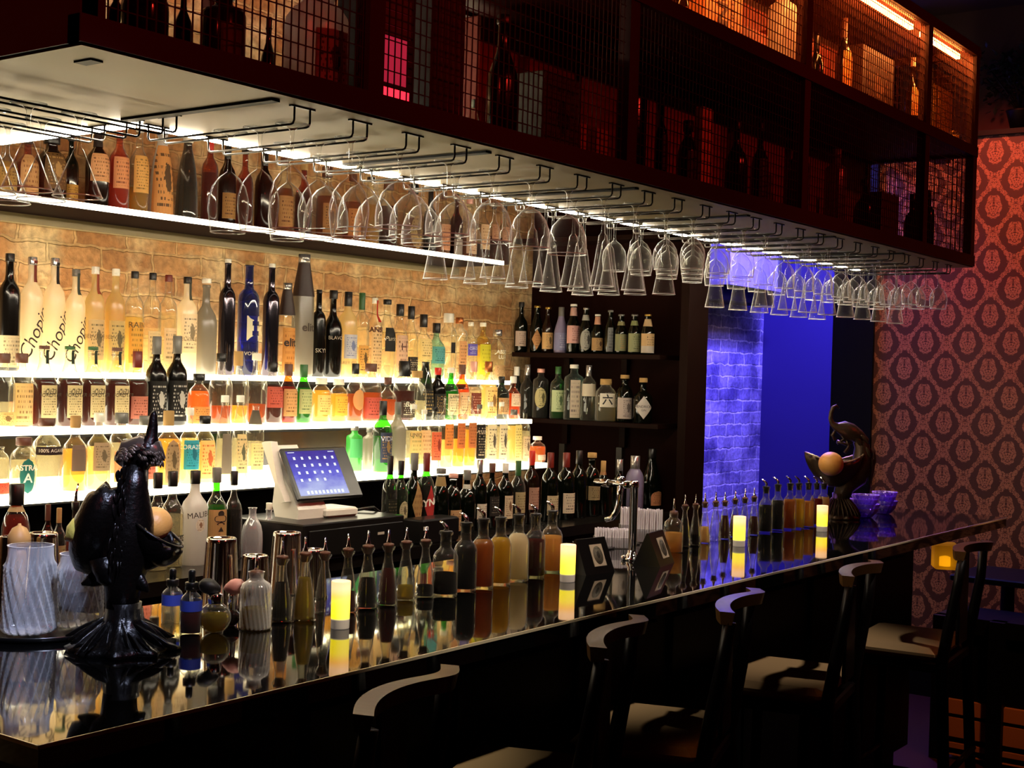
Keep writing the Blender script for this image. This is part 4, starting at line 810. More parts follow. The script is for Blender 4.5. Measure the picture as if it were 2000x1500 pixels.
for i, k in enumerate(PLAN):
    X = 1.875+.164*i
    if X > 5.76: break
    rack(X, 1.885, 'wire stemware rack under the cabinet, %s from the near corner' % ORD[i+1])
    if k in ('balloon',): ys = [1.910, 1.996, 2.082]
    elif k == 'coupe': ys = [1.92, 2.025, 2.13]
    else: ys = [1.925, 2.015, 2.105, 2.195]
    for j, y in enumerate(ys):
        q = k
        if k == 'cf': q = 'coupe' if j == 0 else 'flute'; y = y+(.02 if j else 0)
        if k == 'fw': q = 'flute' if j in (0, 2) else 'wine'
        if k == 'fr': q = 'flute' if j == 0 else 'wine'
        pos = ['front', 'second', 'third', 'rear'][j] if len(ys) == 4 else ['front', 'middle', 'rear'][j]
        hang(q, X+random.uniform(-.004, .004), y+random.uniform(-.0015, .0015), '%s hanging upside down, %s on the %s rack from the near corner' % (KIND[q][5], pos, ORD[i+1]), 'glasses hanging over the bar')
for j, y in enumerate((2.20, 2.315, 2.43)):
    rack(1.385, y, 'wire stemware rack over the counter return, '+['first from the corner', 'second from the corner', 'third from the corner'][j], 'X', .43)
    for m_, x in enumerate((1.60, 1.49)):
        hang('martini', x, y, 'martini glass hanging upside down on the %s return rack, %s' % (['first', 'second', 'third'][j], ['at its inner end', 'behind the inner one'][m_]), 'glasses hanging over the bar')

# ================================================================ ON THE BAR
def cruet(px, top, base, w, liq, lvl, label, group='dash bottles on the bar', Y=None):
    p = bp(px, base, Z=BZ)
    k = depth(p)/FPX; h = (base-top)*k; r = w/2*k*.87
    t = thing('bitters_cruet', p, label, 'bottle', group, random.random()*3)
    n = 24; rib = lambda a, z: 1+(.035*math.cos(12*a) if z < h*.6 else 0)
    g = h*.78
    P = [(.93, 0), (1.06, .02), (1.06, .06), (.97, .085), (1.0, .12), (.9, .34), (.66, .62), (.45, .78), (.42, .90), (.70, .97), (.72, 1)]
    MB().lathe([(a*r, z*g) for a, z in P], n, mod=rib, cap1=False).build('glass_body', CRU, t)
    if liq:
        lp = [(a*r*.92, max(z*g, .004)) for a, z in P if z < lvl and z not in (.02, .06)]+[(prof_at(P, lvl)*r*.9, lvl*g)]
        MB().lathe(lp, n).build('liquid', lm(liq), t)
    MB().lathe([(.40*r, g*.90), (.46*r, g*1.0), (.58*r, g*1.01), (.58*r, g*1.04), (.2*r, g*1.06)], 14).build('cork_stopper', cm('br'), t)
    MB().lathe([(.30*r, g*1.05), (.26*r, g*1.08), (.13*r, g*1.14), (.09*r, h)], 10).build('dasher_top', CHROME, t)
CRU = glass('pressed_glass', 'f2f3ea', .9, .06, pw=2.0, dif=.22)
N_ = [(548, 1056, 1214, 46, 'blk', .62, 'fluted glass cruet of black bitters'), (593, 1048, 1212, 46, 'olv', .66, 'fluted glass cruet of amber bitters with orange sediment'),
 (632, 1050, 1198, 42, None, 0, 'empty fluted glass cruet just behind the candle by the statue'), (677, 1042, 1196, 42, 'dk', .34, 'fluted cruet with a little brown bitters just past the candle'),
 (716, 1036, 1188, 44, 'blk', .50, 'fluted cruet half filled with black bitters'), (756, 1034, 1182, 42, 'rdk', .62, 'fluted cruet of dark red bitters'),
 (791, 1030, 1172, 42, 'olv', .26, 'fluted cruet with olive yellow bitters at the bottom'), (829, 1028, 1166, 40, 'blk', .22, 'fluted cruet with a thin layer of black bitters')]
for e in N_: cruet(*e[:6], e[6]+' on the bar')
F_ = [(1336, 967, 1068, 25, 'blk', .7, 'small fluted cruet of black bitters beside the squat clear jar'), (1357, 965, 1065, 25, 'blk', .26, 'small fluted cruet with black bitters at the bottom only'),
 (1375, 962, 1061, 24, 'tan', .42, 'small fluted cruet of cloudy orange bitters'), (1396, 961, 1057, 25, None, 0, 'small empty fluted cruet in the far row'), (1414, 961, 1053, 24, 'dk', .64, 'small fluted cruet of brown bitters before the candle'),
 (1434, 957, 1049, 23, 'dk', .6, 'small fluted cruet hidden behind the far candle'), (1453, 954, 1050, 23, None, 0, 'small empty fluted cruet just past the candle'), (1471, 952, 1045, 23, 'rdk', .5, 'small fluted cruet of dark red bitters next to black syrups')]
for e in F_: cruet(*e[:6], e[6], 'dash bottles at the far bar end')
def syrup(px, top, base, w, liq, lvl, label, group):
    p = bp(px, base, Z=BZ); k = depth(p)/FPX; H = (base-top)*k; h = H*.86; r = w/2*k
    t = thing('syrup_bottle', p, label, 'bottle', group, 2.2+random.uniform(-.3, .3))
    P = [(.92, 0), (1, .02), (1, .56), (.97, .62), (.84, .68), (.6, .725), (.47, .75), (.44, .78), (.44, .95), (.56, .96), (.56, 1)]
    MB().lathe([(a*r, z*h) for a, z in P], 22, cap1=False).build('glass_body', CG, t)
    lp = [(a*r*.92, max(z*h, .008)) for a, z in P if z < lvl]+[(prof_at(P, lvl)*r*.92, lvl*h)]
    MB().lathe(lp, 22).build('liquid', lm(liq), t)
    MB().lathe([(.34*r, h*.86), (.42*r, h*.97), (.42*r, h), (.52*r, h*1.0), (.52*r, h*1.012), (.2*r, h*1.02)], 14).build('stopper', cm('k'), t)
    q = .012*H/.2
    MB().tube([(0, 0, h), (0, 0, h+(H-h)*.45), (q*.5, 0, h+(H-h)*.7), (q*1.5, 0, H)], [.2*r, .19*r, .15*r, .08*r], 10).build('pour_spout', CHROME, t)
S1 = [(868, 1018, 1164, 50, 'blk', .36, 'syrup bottle a third full of black syrup'), (907, 1000, 1154, 46, 'blk', .72, 'syrup bottle filled with black syrup'), (941, 992, 1149, 45, 'amc', .70, 'syrup bottle of cloudy brown amber syrup'),
 (975, 990, 1142, 44, 'yel', .70, 'syrup bottle of cloudy yellow juice'), (1010, 985, 1135, 43, 'wht', .72, 'syrup bottle of pale creamy juice'), (1043, 984, 1128, 41, 'rdk', .60, 'syrup bottle of dark red syrup'), (1076, 979, 1118, 42, 'pch', .60, 'syrup bottle of peach orange juice by the candle')]
for e in S1: syrup(*e[:6], e[6]+' on the bar', 'syrup bottles on the bar')
S2 = [(1494, 936, 1041, 27, 'blk', .6, 'far syrup bottle of black syrup next to the small cruets'), (1517, 932, 1037, 26, 'blk', .66, 'far syrup bottle of black syrup, second of the pair'), (1541, 930, 1035, 26, 'amc', .66, 'far syrup bottle of cloudy amber syrup'),
 (1558, 930, 1033, 25, 'yel', .66, 'far syrup bottle of cloudy yellow juice'), (1577, 930, 1031, 25, 'pch', .6, 'far syrup bottle of pale peach juice'), (1593, 931, 1027, 24, 'red', .64, 'far syrup bottle of red syrup'), (1607, 932, 1022, 25, 'tan', .66, 'far syrup bottle of tan juice behind the candle')]
for e in S2: syrup(*e[:6], e[6], 'syrup bottles at the far bar end')
def candle_mat():
    m, nt, N, L, out = newmat('glowing_candle_wax'); tc = N('TexCoord'); sp = N('SeparateXYZ'); L(tc.outputs['Generated'], sp.inputs[0])
    r = N('ValToRGB'); el = r.color_ramp.elements
    el[0].position = 0; el[0].color = (.5, .42, .36, 1); el[1].position = 1; el[1].color = (.75, .38, .16, 1)
    for p_, c in ((.19, (.5, .42, .36, 1)), (.22, (1.0, .78, .0, 1)), (.5, (1.0, .72, .0, 1)), (.68, (.95, .42, .03, 1)), (.85, (.85, .45, .2, 1))):
        e = el.new(p_); e.color = c
    L(sp.outputs['Z'], r.inputs[0]); p = N('BsdfPrincipled'); p.inputs['Base Color'].default_value = lin('e8dcc8'); p.inputs['Roughness'].default_value = .4
    L(r.outputs[0], p.inputs['Emission Color']); p.inputs['Emission Strength'].default_value = 1.0
    mr = N('MapRange'); mr.inputs['From Min'].default_value = .19; mr.inputs['From Max'].default_value = .22; mr.inputs['To Min'].default_value = .15; mr.inputs['To Max'].default_value = 1.5
    L(sp.outputs['Z'], mr.inputs['Value']); L(mr.outputs[0], p.inputs['Emission Strength'])
    L(p.outputs[0], out.inputs[0]); return m
CAND = candle_mat()
for px, top, base, w, lb in ((664, 1134, 1227, 38, 'glowing yellow votive candle in front of the empty fluted cruet'), (1108, 1063, 1136, 31, 'glowing yellow votive candle beside the black menu tent'), (1443, 1008, 1067, 25, 'glowing yellow votive candle among the small cruets'), (1605, 987, 1038, 22, 'glowing yellow votive candle by the far syrups')):
    p = bp(px, base, Z=BZ); k = depth(p)/FPX; h = (base-top)*k; r = w/2*k
    t = thing('votive_candle', p, lb, 'candle', 'votive candles')
    MB().lathe([(r*.92, 0), (r*.95, .002), (r, h-.002), (r*.97, h), (r*.82, h), (r*.78, h*.93)], 24).build('wax_body', CAND, t)
# ---------------------------------------------------------------- shaker tins, mixing glasses, droppers
def tin(px, top, w, Y, label):
    p = bp(px, top, Y=Y); h = p.z-BZ; k = depth(p)/FPX; r = w/2*k
    t = thing('shaker_tin', (p.x, p.y, BZ), label, 'cocktail shaker', 'upturned shaker tins')
    MB().lathe([(r*1.27, 0), (r*1.30, .003), (r*1.26, .006), (r*1.02, h*.94), (r*.99, h*.985), (r*.93, h), (r*.80, h), (r*.78, h-.003)], 28).build('steel_cup', STEEL, t)
    MB().lathe([(r*1.265, .002), (r*1.32, .0035), (r*1.265, .005)], 28, cap0=False, cap1=False).build('rolled_rim', STEEL, t)
tin(433, 1050, 58, 2.33, 'upturned steel shaker tin behind the atomizer bottles')
tin(499, 1084, 50, 2.24, 'shorter upturned steel shaker tin behind the cut glass bottle')
tin(561, 1039, 54, 2.36, 'upturned steel shaker tin between the black and amber cruets')
tin(612, 1072, 46, 2.27, 'upturned steel shaker tin behind the empty cruet')
tin(18, 1047, 36, 2.62, 'upturned steel shaker tin at the picture edge behind the cut vases')
tin(84, 1040, 56, 2.60, 'upturned steel shaker tin between the two cut vases')
def cutvase(px, top, base, w, label, neckr):
    p = bp(px, base, Z=BZ+.012); k = depth(p)/FPX; h = (base-top)*k; r = w/2*k
    t = thing('mixing_glass', p, label, 'mixing glass', 'cut mixing glasses')
    m = lambda a, z: 1+(.075*math.cos(18*a+z*120) if z < h*.82 else 0)
    pr_ = [(r*.86, 0), (r*.97, h*.03)]+[(r*(1-.06*i/14), h*(.06+.72*i/14)) for i in range(15)]+[(r*.9, h*.83), (r*neckr, h*.9), (r*neckr, h)]
    MB().lathe(pr_, 104, mod=m, cap1=False).build('cut_glass_body', CUT, t)
    MB().lathe([(r*neckr*1.0, h), (r*neckr*1.03, h+.002), (r*neckr*.95, h+.002)], 40, cap0=False, cap1=False).build('rim', CUT, t)
tp = bp(75, 1232, Z=BZ)
t = thing('serving_tray', (tp.x, tp.y, BZ), 'round black tray under the cut mixing glasses', 'tray')
MB().lathe([(.115, 0), (.14, .004), (.145, .013), (.142, .013), (.136, .006), (0, .006)], 40).build('tray_body', pr('black_tray', '0a0909', .25), t)
cutvase(56, 1066, 1234, 100, 'tall cut crystal mixing glass with slanting ribs at the counter corner', .86)
cutvase(152, 1082, 1221, 92, 'cut crystal mixing glass close beside the peacock statue', .8)
p = bp(37, 1075, Y=2.55)
t = thing('honey_dipper', (p.x, p.y, BZ), 'pale wooden muddler with rounded head standing behind the cut glasses', 'muddler')
zt = bp(37, 1028, Y=2.55).z-BZ
MB().lathe([(.016, 0), (.016, zt-.06), (.014, zt-.045)], 14).build('handle', pr('pale_wood', 'c89a58', .5), t)
MB().lathe([(.012, zt-.048), (.024, zt-.04), (.0235, zt-.02), (.015, zt-.004), (.004, zt+.002), (.003, zt+.006), (.0005, zt+.006)], 18).build('head', pr('pale_wood', 'c89a58', .5), t)
for px, top, base, w, liq, z0, lb in ((335, 1110, 1216, 40, 'vod', .38, 'clear dropper bottle with blue tape next to the statue'), (372, 1112, 1238, 42, 'rdk', .42, 'dark red dropper bottle with blue tape next to the atomizer')):
    p = bp(px, base, Z=BZ); k = depth(p)/FPX; H = (base-top)*k; r = w/2*k
    t = thing('dropper_bottle', p, lb, 'bottle', 'taped dropper bottles'); h = H*.70
    P = [(.92, 0), (1, .03), (1, .74), (.9, .82), (.6, .9), (.45, .93), (.45, 1)]
    MB().lathe([(a*r, z*h) for a, z in P], 20).build('glass_body', CG, t)
    MB().lathe([(.9*r, .004), (.93*r, h*.5), (.2*r, h*.5)], 20).build('liquid', lm(liq), t)
    MB().lathe([(r*1.012, h*z0*1.25), (r*1.012, h*.76)], 20, cap0=False, cap1=False).build('blue_tape', pr('blue_tape', '2c3c9c', .5), t)
    MB().lathe([(r*.12, h*.08), (r*.16, h*.5), (r*.16, h)], 8).build('pipette', glass('pipette_glass', 'f4f0e4', .9, .35), t)
    MB().lathe([(r*.60, h*.98), (r*.60, h*1.14), (r*.56, h*1.15)], 18).build('screw_collar', BLACKP, t)
    MB().lathe([(r*.32, h*1.15), (r*.34, H*.97), (r*.24, H)], 14).build('rubber_bulb', BLACKP, t)
def atomizer(px, base, w, top, liq, bulbcol, bo, label, gl):
    p = bp(px, base, Z=BZ); k = depth(p)/FPX; r = w/2*k; hc = (base-top)*k
    t = thing('perfume_atomizer', p, label, 'atomizer', 'bulb atomizers', YAW-PI/2)
    MB().ball((0, 0, r*.97), r, 28, 16).build('glass_globe', gl, t)
    if liq: MB().lathe([(r*.93*math.sin(PI*.56*i/9), r-r*.93*math.cos(PI*.56*i/9)) for i in range(10)], 20).build('liquid', lm(liq), t)
    MB().lathe([(r*.46, r*1.85), (r*.48, r*1.9), (r*.48, hc-.004), (r*.3, hc)], 20).build('metal_collar', CHROME, t)
    bx, bz, bl = bo
    MB().tube([(0, 0, hc-.004), (bx*.3, 0, bz-.002), (bx*.55, 0, bz)], .0022, 8).build('spray_neck', CHROME, t)
    s_ = 1 if bx > 0 else -1
    MB().lathe([(.002, -bl*.5), (.008, -bl*.38), (.0155, -bl*.1), (.0165, bl*.12), (.013, bl*.36), (.004, bl*.5), (.001, bl*.51)], 18, M=Matrix.Translation((bx, 0, bz)) @ Matrix.Rotation(s_*PI/2*.85, 4, 'Y')).build('rubber_bulb', pr('bulb_'+bulbcol, bulbcol, .5), t)
atomizer(419, 1236, 62, 1157, 'olv', '0c0a0a', (-.012, .094, .046), 'round glass atomizer with black rubber bulb holding olive bitters', CRU)
atomizer(452, 1222, 34, 1158, 'rdk', 'd89890', (.004, .082, .046), 'small dark atomizer with pink rubber bulb', glass('amber_small', 'a05a30', .8, .05))
p = bp(498, 1229, Z=BZ); k = depth(p)/FPX
t = thing('cut_glass_bottle', p, 'cut glass bottle of pale gold bitters with steel spout next to the black cruet', 'bottle')
r = 30*k; h = 113*k; m = lambda a, z: 1+(.03*math.cos(22*a+z*110) if z < h*.72 else 0)
MB().lathe([(r*.9, 0), (r, h*.04)]+[(r, h*(.08+.62*i/10)) for i in range(11)]+[(r*.9, h*.79), (r*.55, h*.85), (r*.45, h*.88), (r*.5, h*.99), (r*.55, h)], 88, mod=m, cap1=False).build('cut_glass_body', CUT, t)
MB().lathe([(r*.9, .004), (r*.92, h*.37), (r*.2, h*.37)], 22).build('liquid', lm('olv'), t)
MB().lathe([(r*.4, h*.9), (r*.42, h*1.01), (r*.2, h*1.03)], 14).build('cork_stopper', cm('br'), t)
MB().lathe([(r*.16, h*1.02), (r*.12, h*1.12), (r*.08, h*1.3)], 10).build('dasher_top', CHROME, t)
p = bp(1314, 1079, Z=BZ); k = depth(p)/FPX
t = thing('squat_jar_bottle', p, 'squat clear jar bottle of pale liquid beside the open menu tent', 'bottle')
r = 19*k; h = 78*k
MB().lathe([(r*.92, 0), (r, h*.03), (r, h*.66), (r*.9, h*.76), (r*.55, h*.84), (r*.42, h*.87), (r*.46, h)], 22, cap1=False).build('glass_body', CRU, t)
MB().lathe([(r*.93, .004), (r*.93, h*.5), (r*.2, h*.5)], 22).build('liquid', lm('pch'), t)
MB().lathe([(r*.38, h*.9), (r*.42, h*1.03), (r*.15, h*1.05)], 14).build('cork_stopper', cm('br'), t)
MB().lathe([(r*.14, h*1.04), (r*.1, h*1.2), (r*.07, h*1.36)], 10).build('dasher_top', CHROME, t)
# ---------------------------------------------------------------- menu tents, straws, tap, bowls
def tent(px, base, rz, label):
    p = bp(px, base, Z=BZ)
    t = thing('menu_tent', p, label, 'table tent', 'black menu tents', rz)
    w, h, d = .062, .094, .042
    bm = MB(); bm.prism([(-d, 0), (d, 0), (.003, h), (-.003, h)], -w, w, Matrix.Rotation(PI/2, 4, 'Z') @ Matrix.Rotation(PI/2, 4, 'X'))
    bm.build('folded_card', pr('black_card', '0b0909', .3), t)
    tl_ = math.atan2(d-.003, h)
    M = Matrix.Translation((.01, -d/2-.001, h*.5)) @ Matrix.Rotation(-tl_, 4, 'X')
    f = MB(); f.box(-.026, .026, -.0016, 0, -.030, .032, M); pc = f.build('picture_panel', pr('cream_panel', 'b0a088', .5), t)
    g = MB(); g.lathe([(.001, 0), (.019, 0), (.019, .0012), (.001, .0012)], 28, M=M @ Matrix.Translation((0, -.0016, .001)) @ Matrix.Rotation(PI/2, 4, 'X') @ Matrix.Diagonal((1, 1.35, 1, 1)))
    g.build('oval_portrait', label_mat('6a6252', '2c2820', 'pic'), pc)
tent(1150, 1117, -.12, 'black menu tent with oval picture beside the lit candle')
tent(1277, 1101, .18, 'black menu tent with oval picture between the tap and squat jar')
def straws(px, base, top, w, d, label, short=False):
    p = bp(px, base, Z=BZ); k = depth(p)/FPX; h = (base-top)*k; W_ = w*k/2
    t = thing('straw_caddy', p, label, 'straw holder', None, YAW-PI/2)
    rg = random.Random(px); s_ = MB(); n = 0
    gx = max(5, int(W_*2/.0072))
    for i in range(gx):
        for j in range(5):
            x = -W_+.004+i*(2*W_-.008)/(gx-1)+rg.uniform(-.001, .001); y = -d/2+.005+j*(d-.01)/4
            H_ = h*rg.uniform(.93, 1.0)
            s_.lathe([(.0031, .003), (.0031, H_)], 7, M=Matrix.Translation((x, y, 0)), smooth=False)
    s_.build('paper_straws', pr('white_paper', 'e9e6ea', .7), t, kind='stuff')
    hh = h*(.55 if short else .4)
    c = MB(); c.box(-W_-.003, W_+.003, -d/2-.003, -d/2, 0, hh); c.box(-W_-.003, W_+.003, d/2, d/2+.003, 0, hh); c.box(-W_-.003, -W_, -d/2, d/2, 0, hh); c.box(W_, W_+.003, -d/2, d/2, 0, hh); c.box(-W_, W_, -d/2, d/2, 0, .002)
    c.build('clear_box', glass('acrylic_box', 'f2f2f4', .5, .08), t)
straws(1266, 1059, 993, 52, .045, 'clear caddy of white paper straws behind the open menu tent')
straws(1222, 1046, 990, 22, .04, 'narrow bundle of tall white straws behind the chrome tap')
straws(1196, 1070, 1031, 70, .05, 'low clear box crammed with short white straws', True)
p = bp(1234, 1094, Z=BZ)
t = thing('water_tap', p, 'tall chrome water tap on the bar with side handle', 'tap')
MB().lathe([(.024, 0), (.025, .006), (.019, .012), (.014, .02), (.0125, .03)], 24).build('base_flange', CHROME, t)
kb = MB()
for a in (.3, 2.4, 4.5): kb.ball((.026*math.cos(a), .026*math.sin(a), .008), .008, 12, 8)
kb.build('base_knob', CHROME, t)
MB().lathe([(.0125, .02), (.0125, .215), (.0145, .217), (.0145, .232), (.010, .236)], 20).build('column', CHROME, t)
b = MB(); b.tube([(0, .0, .222), (0, .085, .222)], .011, 16); b.build('cross_arm', CHROME, t)
h_ = MB(); h_.tube([(0, .085, .222), (0, .092, .222), (0, .135, .222)], [.011, .0125, .0125], 16); h_.build('handle', STEEL, t)
s_ = MB(); s_.tube([(0, .045, .222), (0, .048, .19), (0, .05, .165), (.0, .058, .14), (0, .075, .118), (0, .095, .112)], [.011, .009, .0085, .0085, .008, .0075], 14); s_.build('spout', CHROME, t)
MB().ball((0, .045, .238), .013, 14, 8, (1, 1, .7)).build('valve_cap', CHROME, t)
t = thing('bar_mat', (3.62, 2.32, BZ), 'grey rubber bar mat behind the chrome tap', 'mat')
MB().bbox(-.2, .2, -.07, .07, 0, .006, .002).build('rubber_mat', pr('grey_rubber', '2a282a', .5), t)
VIO = glass('violet_lit_bowl_glass', 'd8b8f4', .85, .30, 'c8a0f0', 1.6, .7)  # violet tint puts the coloured light into the bowl glass
def bowlstack(px, base, w, n, lb):
    p = bp(px, base, Z=BZ); k = depth(p)/FPX; r = w/2*k
    for i in range(n):
        t = thing('glass_bowl', (p.x+.004*math.sin(i*2), p.y+.003*math.cos(i*3), BZ+.0005+i*.0185), 'small ribbed glass bowl, %s, %s' % (['lowest of its stack', 'second up in its stack', 'third up in its stack', 'fourth up in its stack', 'topmost of its stack'][i if i < n-1 else 4], lb), 'bowl', 'stacked glass bowls', i*.4)
        m = lambda a, z: 1+.04*math.cos(16*a)
        MB().lathe([(r*.45, 0), (r*.62, .004), (r*.9, .022), (r, .036), (r*.955, .036), (r*.86, .022), (r*.58, .0065), (.001, .006)], 64, mod=m, cap0=True, cap1=False).build('bowl_body', VIO, t)
bowlstack(1688, 1010, 54, 4, 'next to the far statue')
bowlstack(1726, 1003, 48, 4, 'toward the bar end')
# ---------------------------------------------------------------- the tablet till
t = thing('cash_drawer', (3.25, 3.105, BC), 'black cash drawer under the tablet till', 'cash drawer')
MB().bbox(-.27, .20, -.165, .165, 0, .115, .004).build('drawer_case', pr('cash_drawer_black', '120f0e', .3), t)
MB().bbox(-.25, .185, -.172, -.165, .012, .095, .002).build('drawer_front', pr('cash_drawer_front', '0b0908', .4), t)
MB().box(.06, .09, -.174, -.172, .06, .068).build('badge', pr('pale_badge', 'b8b0a0', .4), t)
t = thing('receipt_printer', (3.68, 3.01, BC), 'black receipt printer next to the cash drawer', 'printer')
MB().bbox(-.11, .10, -.045, .045, 0, .085, .006).build('printer_case', pr('cash_drawer_black', '120f0e', .3), t)
MB().box(-.10, -.075, -.0465, -.045, .05, .062).build('logo_sticker', pr('white_sticker', 'c8c0b4', .5), t)
MB().box(-.09, -.078, -.0465, -.045, .018, .028).build('status_light', pr('blue_sticker', '7a90c8', .4), t)
t = thing('tablet_till', (3.20, 3.10, BC+.115), 'tablet till on a white stand glowing with app icons', 'tablet stand', None, -.06)
st = MB(); st.prism([(-.05, 0), (.06, 0), (.075, .035), (.06, .15), (.115, .21), (.10, .225), (-.02, .075), (-.05, .03)], -.125, -.005, Matrix.Rotation(PI/2, 4, 'Z') @ Matrix.Rotation(PI/2, 4, 'X')); st.build('stand', WHITE, t)
bs = MB(); bs.bbox(-.02, .12, -.07, .06, 0, .028, .006); bs.build('base', WHITE, t)
sd = MB(); sd.prism([(.0, .05), (.10, .235), (.085, .24), (.055, .24), (.02, .12), (-.02, .055)], -.155, -.128, Matrix.Rotation(PI/2, 4, 'Z') @ Matrix.Rotation(PI/2, 4, 'X')); sd.build('side_shell', WHITE, t)
MT = Matrix.Translation((0.005, -.062, .062)) @ Matrix.Rotation(-math.radians(31), 4, 'X')
tb = MB(); tb.bbox(-.14, .145, 0, .014, 0, .185, .005, MT); tbo = tb.build('tablet', BLACKP, t)
def screen_mat():
    m, nt, N, L, out = newmat('lit_tablet_screen'); tc = N('TexCoord'); sp = N('SeparateXYZ'); L(tc.outputs['Generated'], sp.inputs[0])
    nz = N('TexNoise'); nz.inputs['Scale'].default_value = 3; nz.inputs['Detail'].default_value = 5; L(tc.outputs['Generated'], nz.inputs['Vector'])
    r = N('ValToRGB'); el = r.color_ramp.elements; el[0].position = .1; el[0].color = (.55, .6, .95, 1); el[1].position = .95; el[1].color = (.08, .05, .35, 1)
    e1 = el.new(.45); e1.color = (.16, .15, .72, 1)
    f = math_(N, L, 'ADD', sp.outputs['Z'], math_(N, L, 'MULTIPLY', math_(N, L, 'SUBTRACT', nz.outputs['Fac'], .5), .7)); L(f, r.inputs[0])
    e = N('Emission'); L(r.outputs[0], e.inputs[0]); e.inputs[1].default_value = .85; L(e.outputs[0], out.inputs[0]); return m
sc = MB(); sc.box(-.125, .085, -.0008, 0, .014, .172, MT); sco = sc.build('screen', screen_mat(), tbo)
ic = MB(); ICON = emis('app_icon_white', (.9, .95, 1), 1.0)
for j in range(4):
    for i in range(6):
        if j == 3 and i not in (0, 1, 2, 3): continue
        x = -.105+i*.033; z = .146-j*.026; ic.bbox(x+.002, x+.0115, -.0016, -.0008, z-.005, z+.005, .0004, MT)
for i in range(10): ic.bbox(-.095+i*.0165, -.085+i*.0165, -.0016, -.0008, .018, .03, .0004, MT)
ic.box(-.118, -.09, -.0014, -.0008, .166, .168, MT); ic.box(.055, .08, -.0014, -.0008, .166, .168, MT)
ic.build('app_icon_grid', ICON, tbo)
b = MB(); b.tube([(3.36, 3.10, BC+.12), (3.44, 3.07, BC+.13), (3.5, 3.08, BC+.1), (3.55, 3.1, BC+.105)], .005, 8); tag(b.build('power_cord', BLACKP), 'black cord trailing from the tablet till', 'cord')
# ---------------------------------------------------------------- peacock statues with fruit bowls
BRZ = pr('black_bronze', '0c0908', .28, .35, bump=.5, bscale=120)
BRZL = pr('worn_bronze', '4a3a2c', .35, .6, bump=.4, bscale=120)
def leaf(mb, a, b, w, M=None, up=(0, 0, 1), th=.25):
    """a pointed feather or leaf blade from a to b"""
    a, b = Vector(a), Vector(b); n = 7; pts = [a+(b-a)*i/(n-1)+Vector(up)*.12*(b-a).length*math.sin(PI*i/(n-1)) for i in range(n)]
    rad = [w*.5*max(.08, math.sin(PI*min(.97, (i+.35)/(n-.3)))) for i in range(n)]
    mb.tube(pts, rad, 8, M, th)
def shell(mb, c, R, tilt, yaw, M=None, k=1.0):
    """a scalloped half shell bowl: centre of its mouth c, radius R"""
    T = Matrix.Translation(c) @ Matrix.Rotation(yaw, 4, 'Z') @ Matrix.Rotation(tilt, 4, 'Y')
    R_ = []
    for s_, off in ((1, 0), (-1, .006)):
        rows = range(9) if s_ == 1 else range(8, -1, -1)
        for i in rows:
            ph = PI/2*i/8
            ring = []
            for j in range(40):
                a = 2*PI*j/40; rr = (R-off)*math.sin(ph)*(1+.05*math.cos(10*a)*math.sin(ph))
                ring.append((rr*math.cos(a)*k, rr*math.sin(a), -(R-off)*.85*math.cos(ph)+(.004*math.cos(10*a)*math.sin(ph)**4)))
            R_.append(ring)
    mb.rings(R_, True, True, True, T if M is None else M @ T)
def flare(mb, h, r0, r1, M=None):
    m = lambda a, z: 1+(.10*math.cos(9*a+z*40)+.05*math.cos(17*a))*max(0, 1-z/h)
    mb.lathe([(r1*.98, 0), (r1, .008), (r1*.8, .018), (r1*.55, .035), (r1*.38, .055), (r0*1.15, .08), (r0, h*.7), (r0*1.1, h)], 54, mod=m, M=M)
def fruit(px, py, Y, d, col, nm, label, lemon=False):
    p = bp(px, py, Y=Y)
    mb = MB()
    if lemon: mb.lathe([(.001, -.62*d), (.06*d, -.6*d), (.12*d, -.52*d), (.34*d, -.38*d), (.48*d, -.12*d), (.49*d, .1*d), (.36*d, .36*d), (.14*d, .5*d), (.06*d, .6*d), (.001, .62*d)], 22)
    else: mb.ball((0, 0, 0), d/2, 24, 16, (1, 1, .96))
    o = mb.build(nm, pr(nm+'_peel', col, .45, bump=.25, bscale=260)); o.location = p; o.rotation_euler = (.3, 1.1 if lemon else 0, -.5)
    tag(o, label, 'fruit', 'fruit in the statue bowls')
# the near statue, seen from its tail side
p = bp(240, 1268, Z=BZ); k = depth(p)/FPX
RZS = math.atan2(-.808, .589)
t = thing('peacock_statue', (p.x, p.y, BZ), 'black peacock statue with two shell bowls by the cut mixing glasses', 'statue', None, RZS)
Q = lambda x, y, d=0: ((x-240)*k, d, (1268-y)*k)
mb = MB(); flare(mb, .09, .030, .098); mb.tube([Q(236, 1200), Q(236, 1150), Q(240, 1080), Q(246, 1010), Q(252, 950), Q(256, 905)], [.030, .034, .052, .046, .028, .024], 18)
mb.tube([Q(252, 930), Q(262, 900), Q(272, 885), Q(282, 868), Q(285, 850), Q(287, 828), Q(288, 808), Q(290, 800)], [.018, .024, .028, .022, .012, .0095, .007, .003], 14)
bo = mb.build('bird_body', BRZ, t)
f = MB(); rg = random.Random(4)
for i in range(110):
    a = rg.uniform(-.1, 3.2); e_ = rg.uniform(.0, 1.25); cx_, _, cz_ = Q(262, 898)
    P0 = lambda a, e_: (cx_+.046*math.cos(a)*math.cos(e_), -.036*math.sin(e_), cz_+.034*math.sin(a)*math.cos(e_))
    leaf(f, P0(a, e_), [u+v for u, v in zip(P0(a-.30, e_), (.004, -.003, -.002))], .0075, None, (0, -.6, .2), .5)
f.tube([Q(222, 905), Q(240, 885), Q(265, 880), Q(290, 885), Q(305, 900)], [.010, .026, .032, .028, .012], 14, None, .8)
f.build('crest_feathers', pr('feather_bronze', '5a4e44', .28, .6, bump=.3, bscale=90), t)
f = MB()
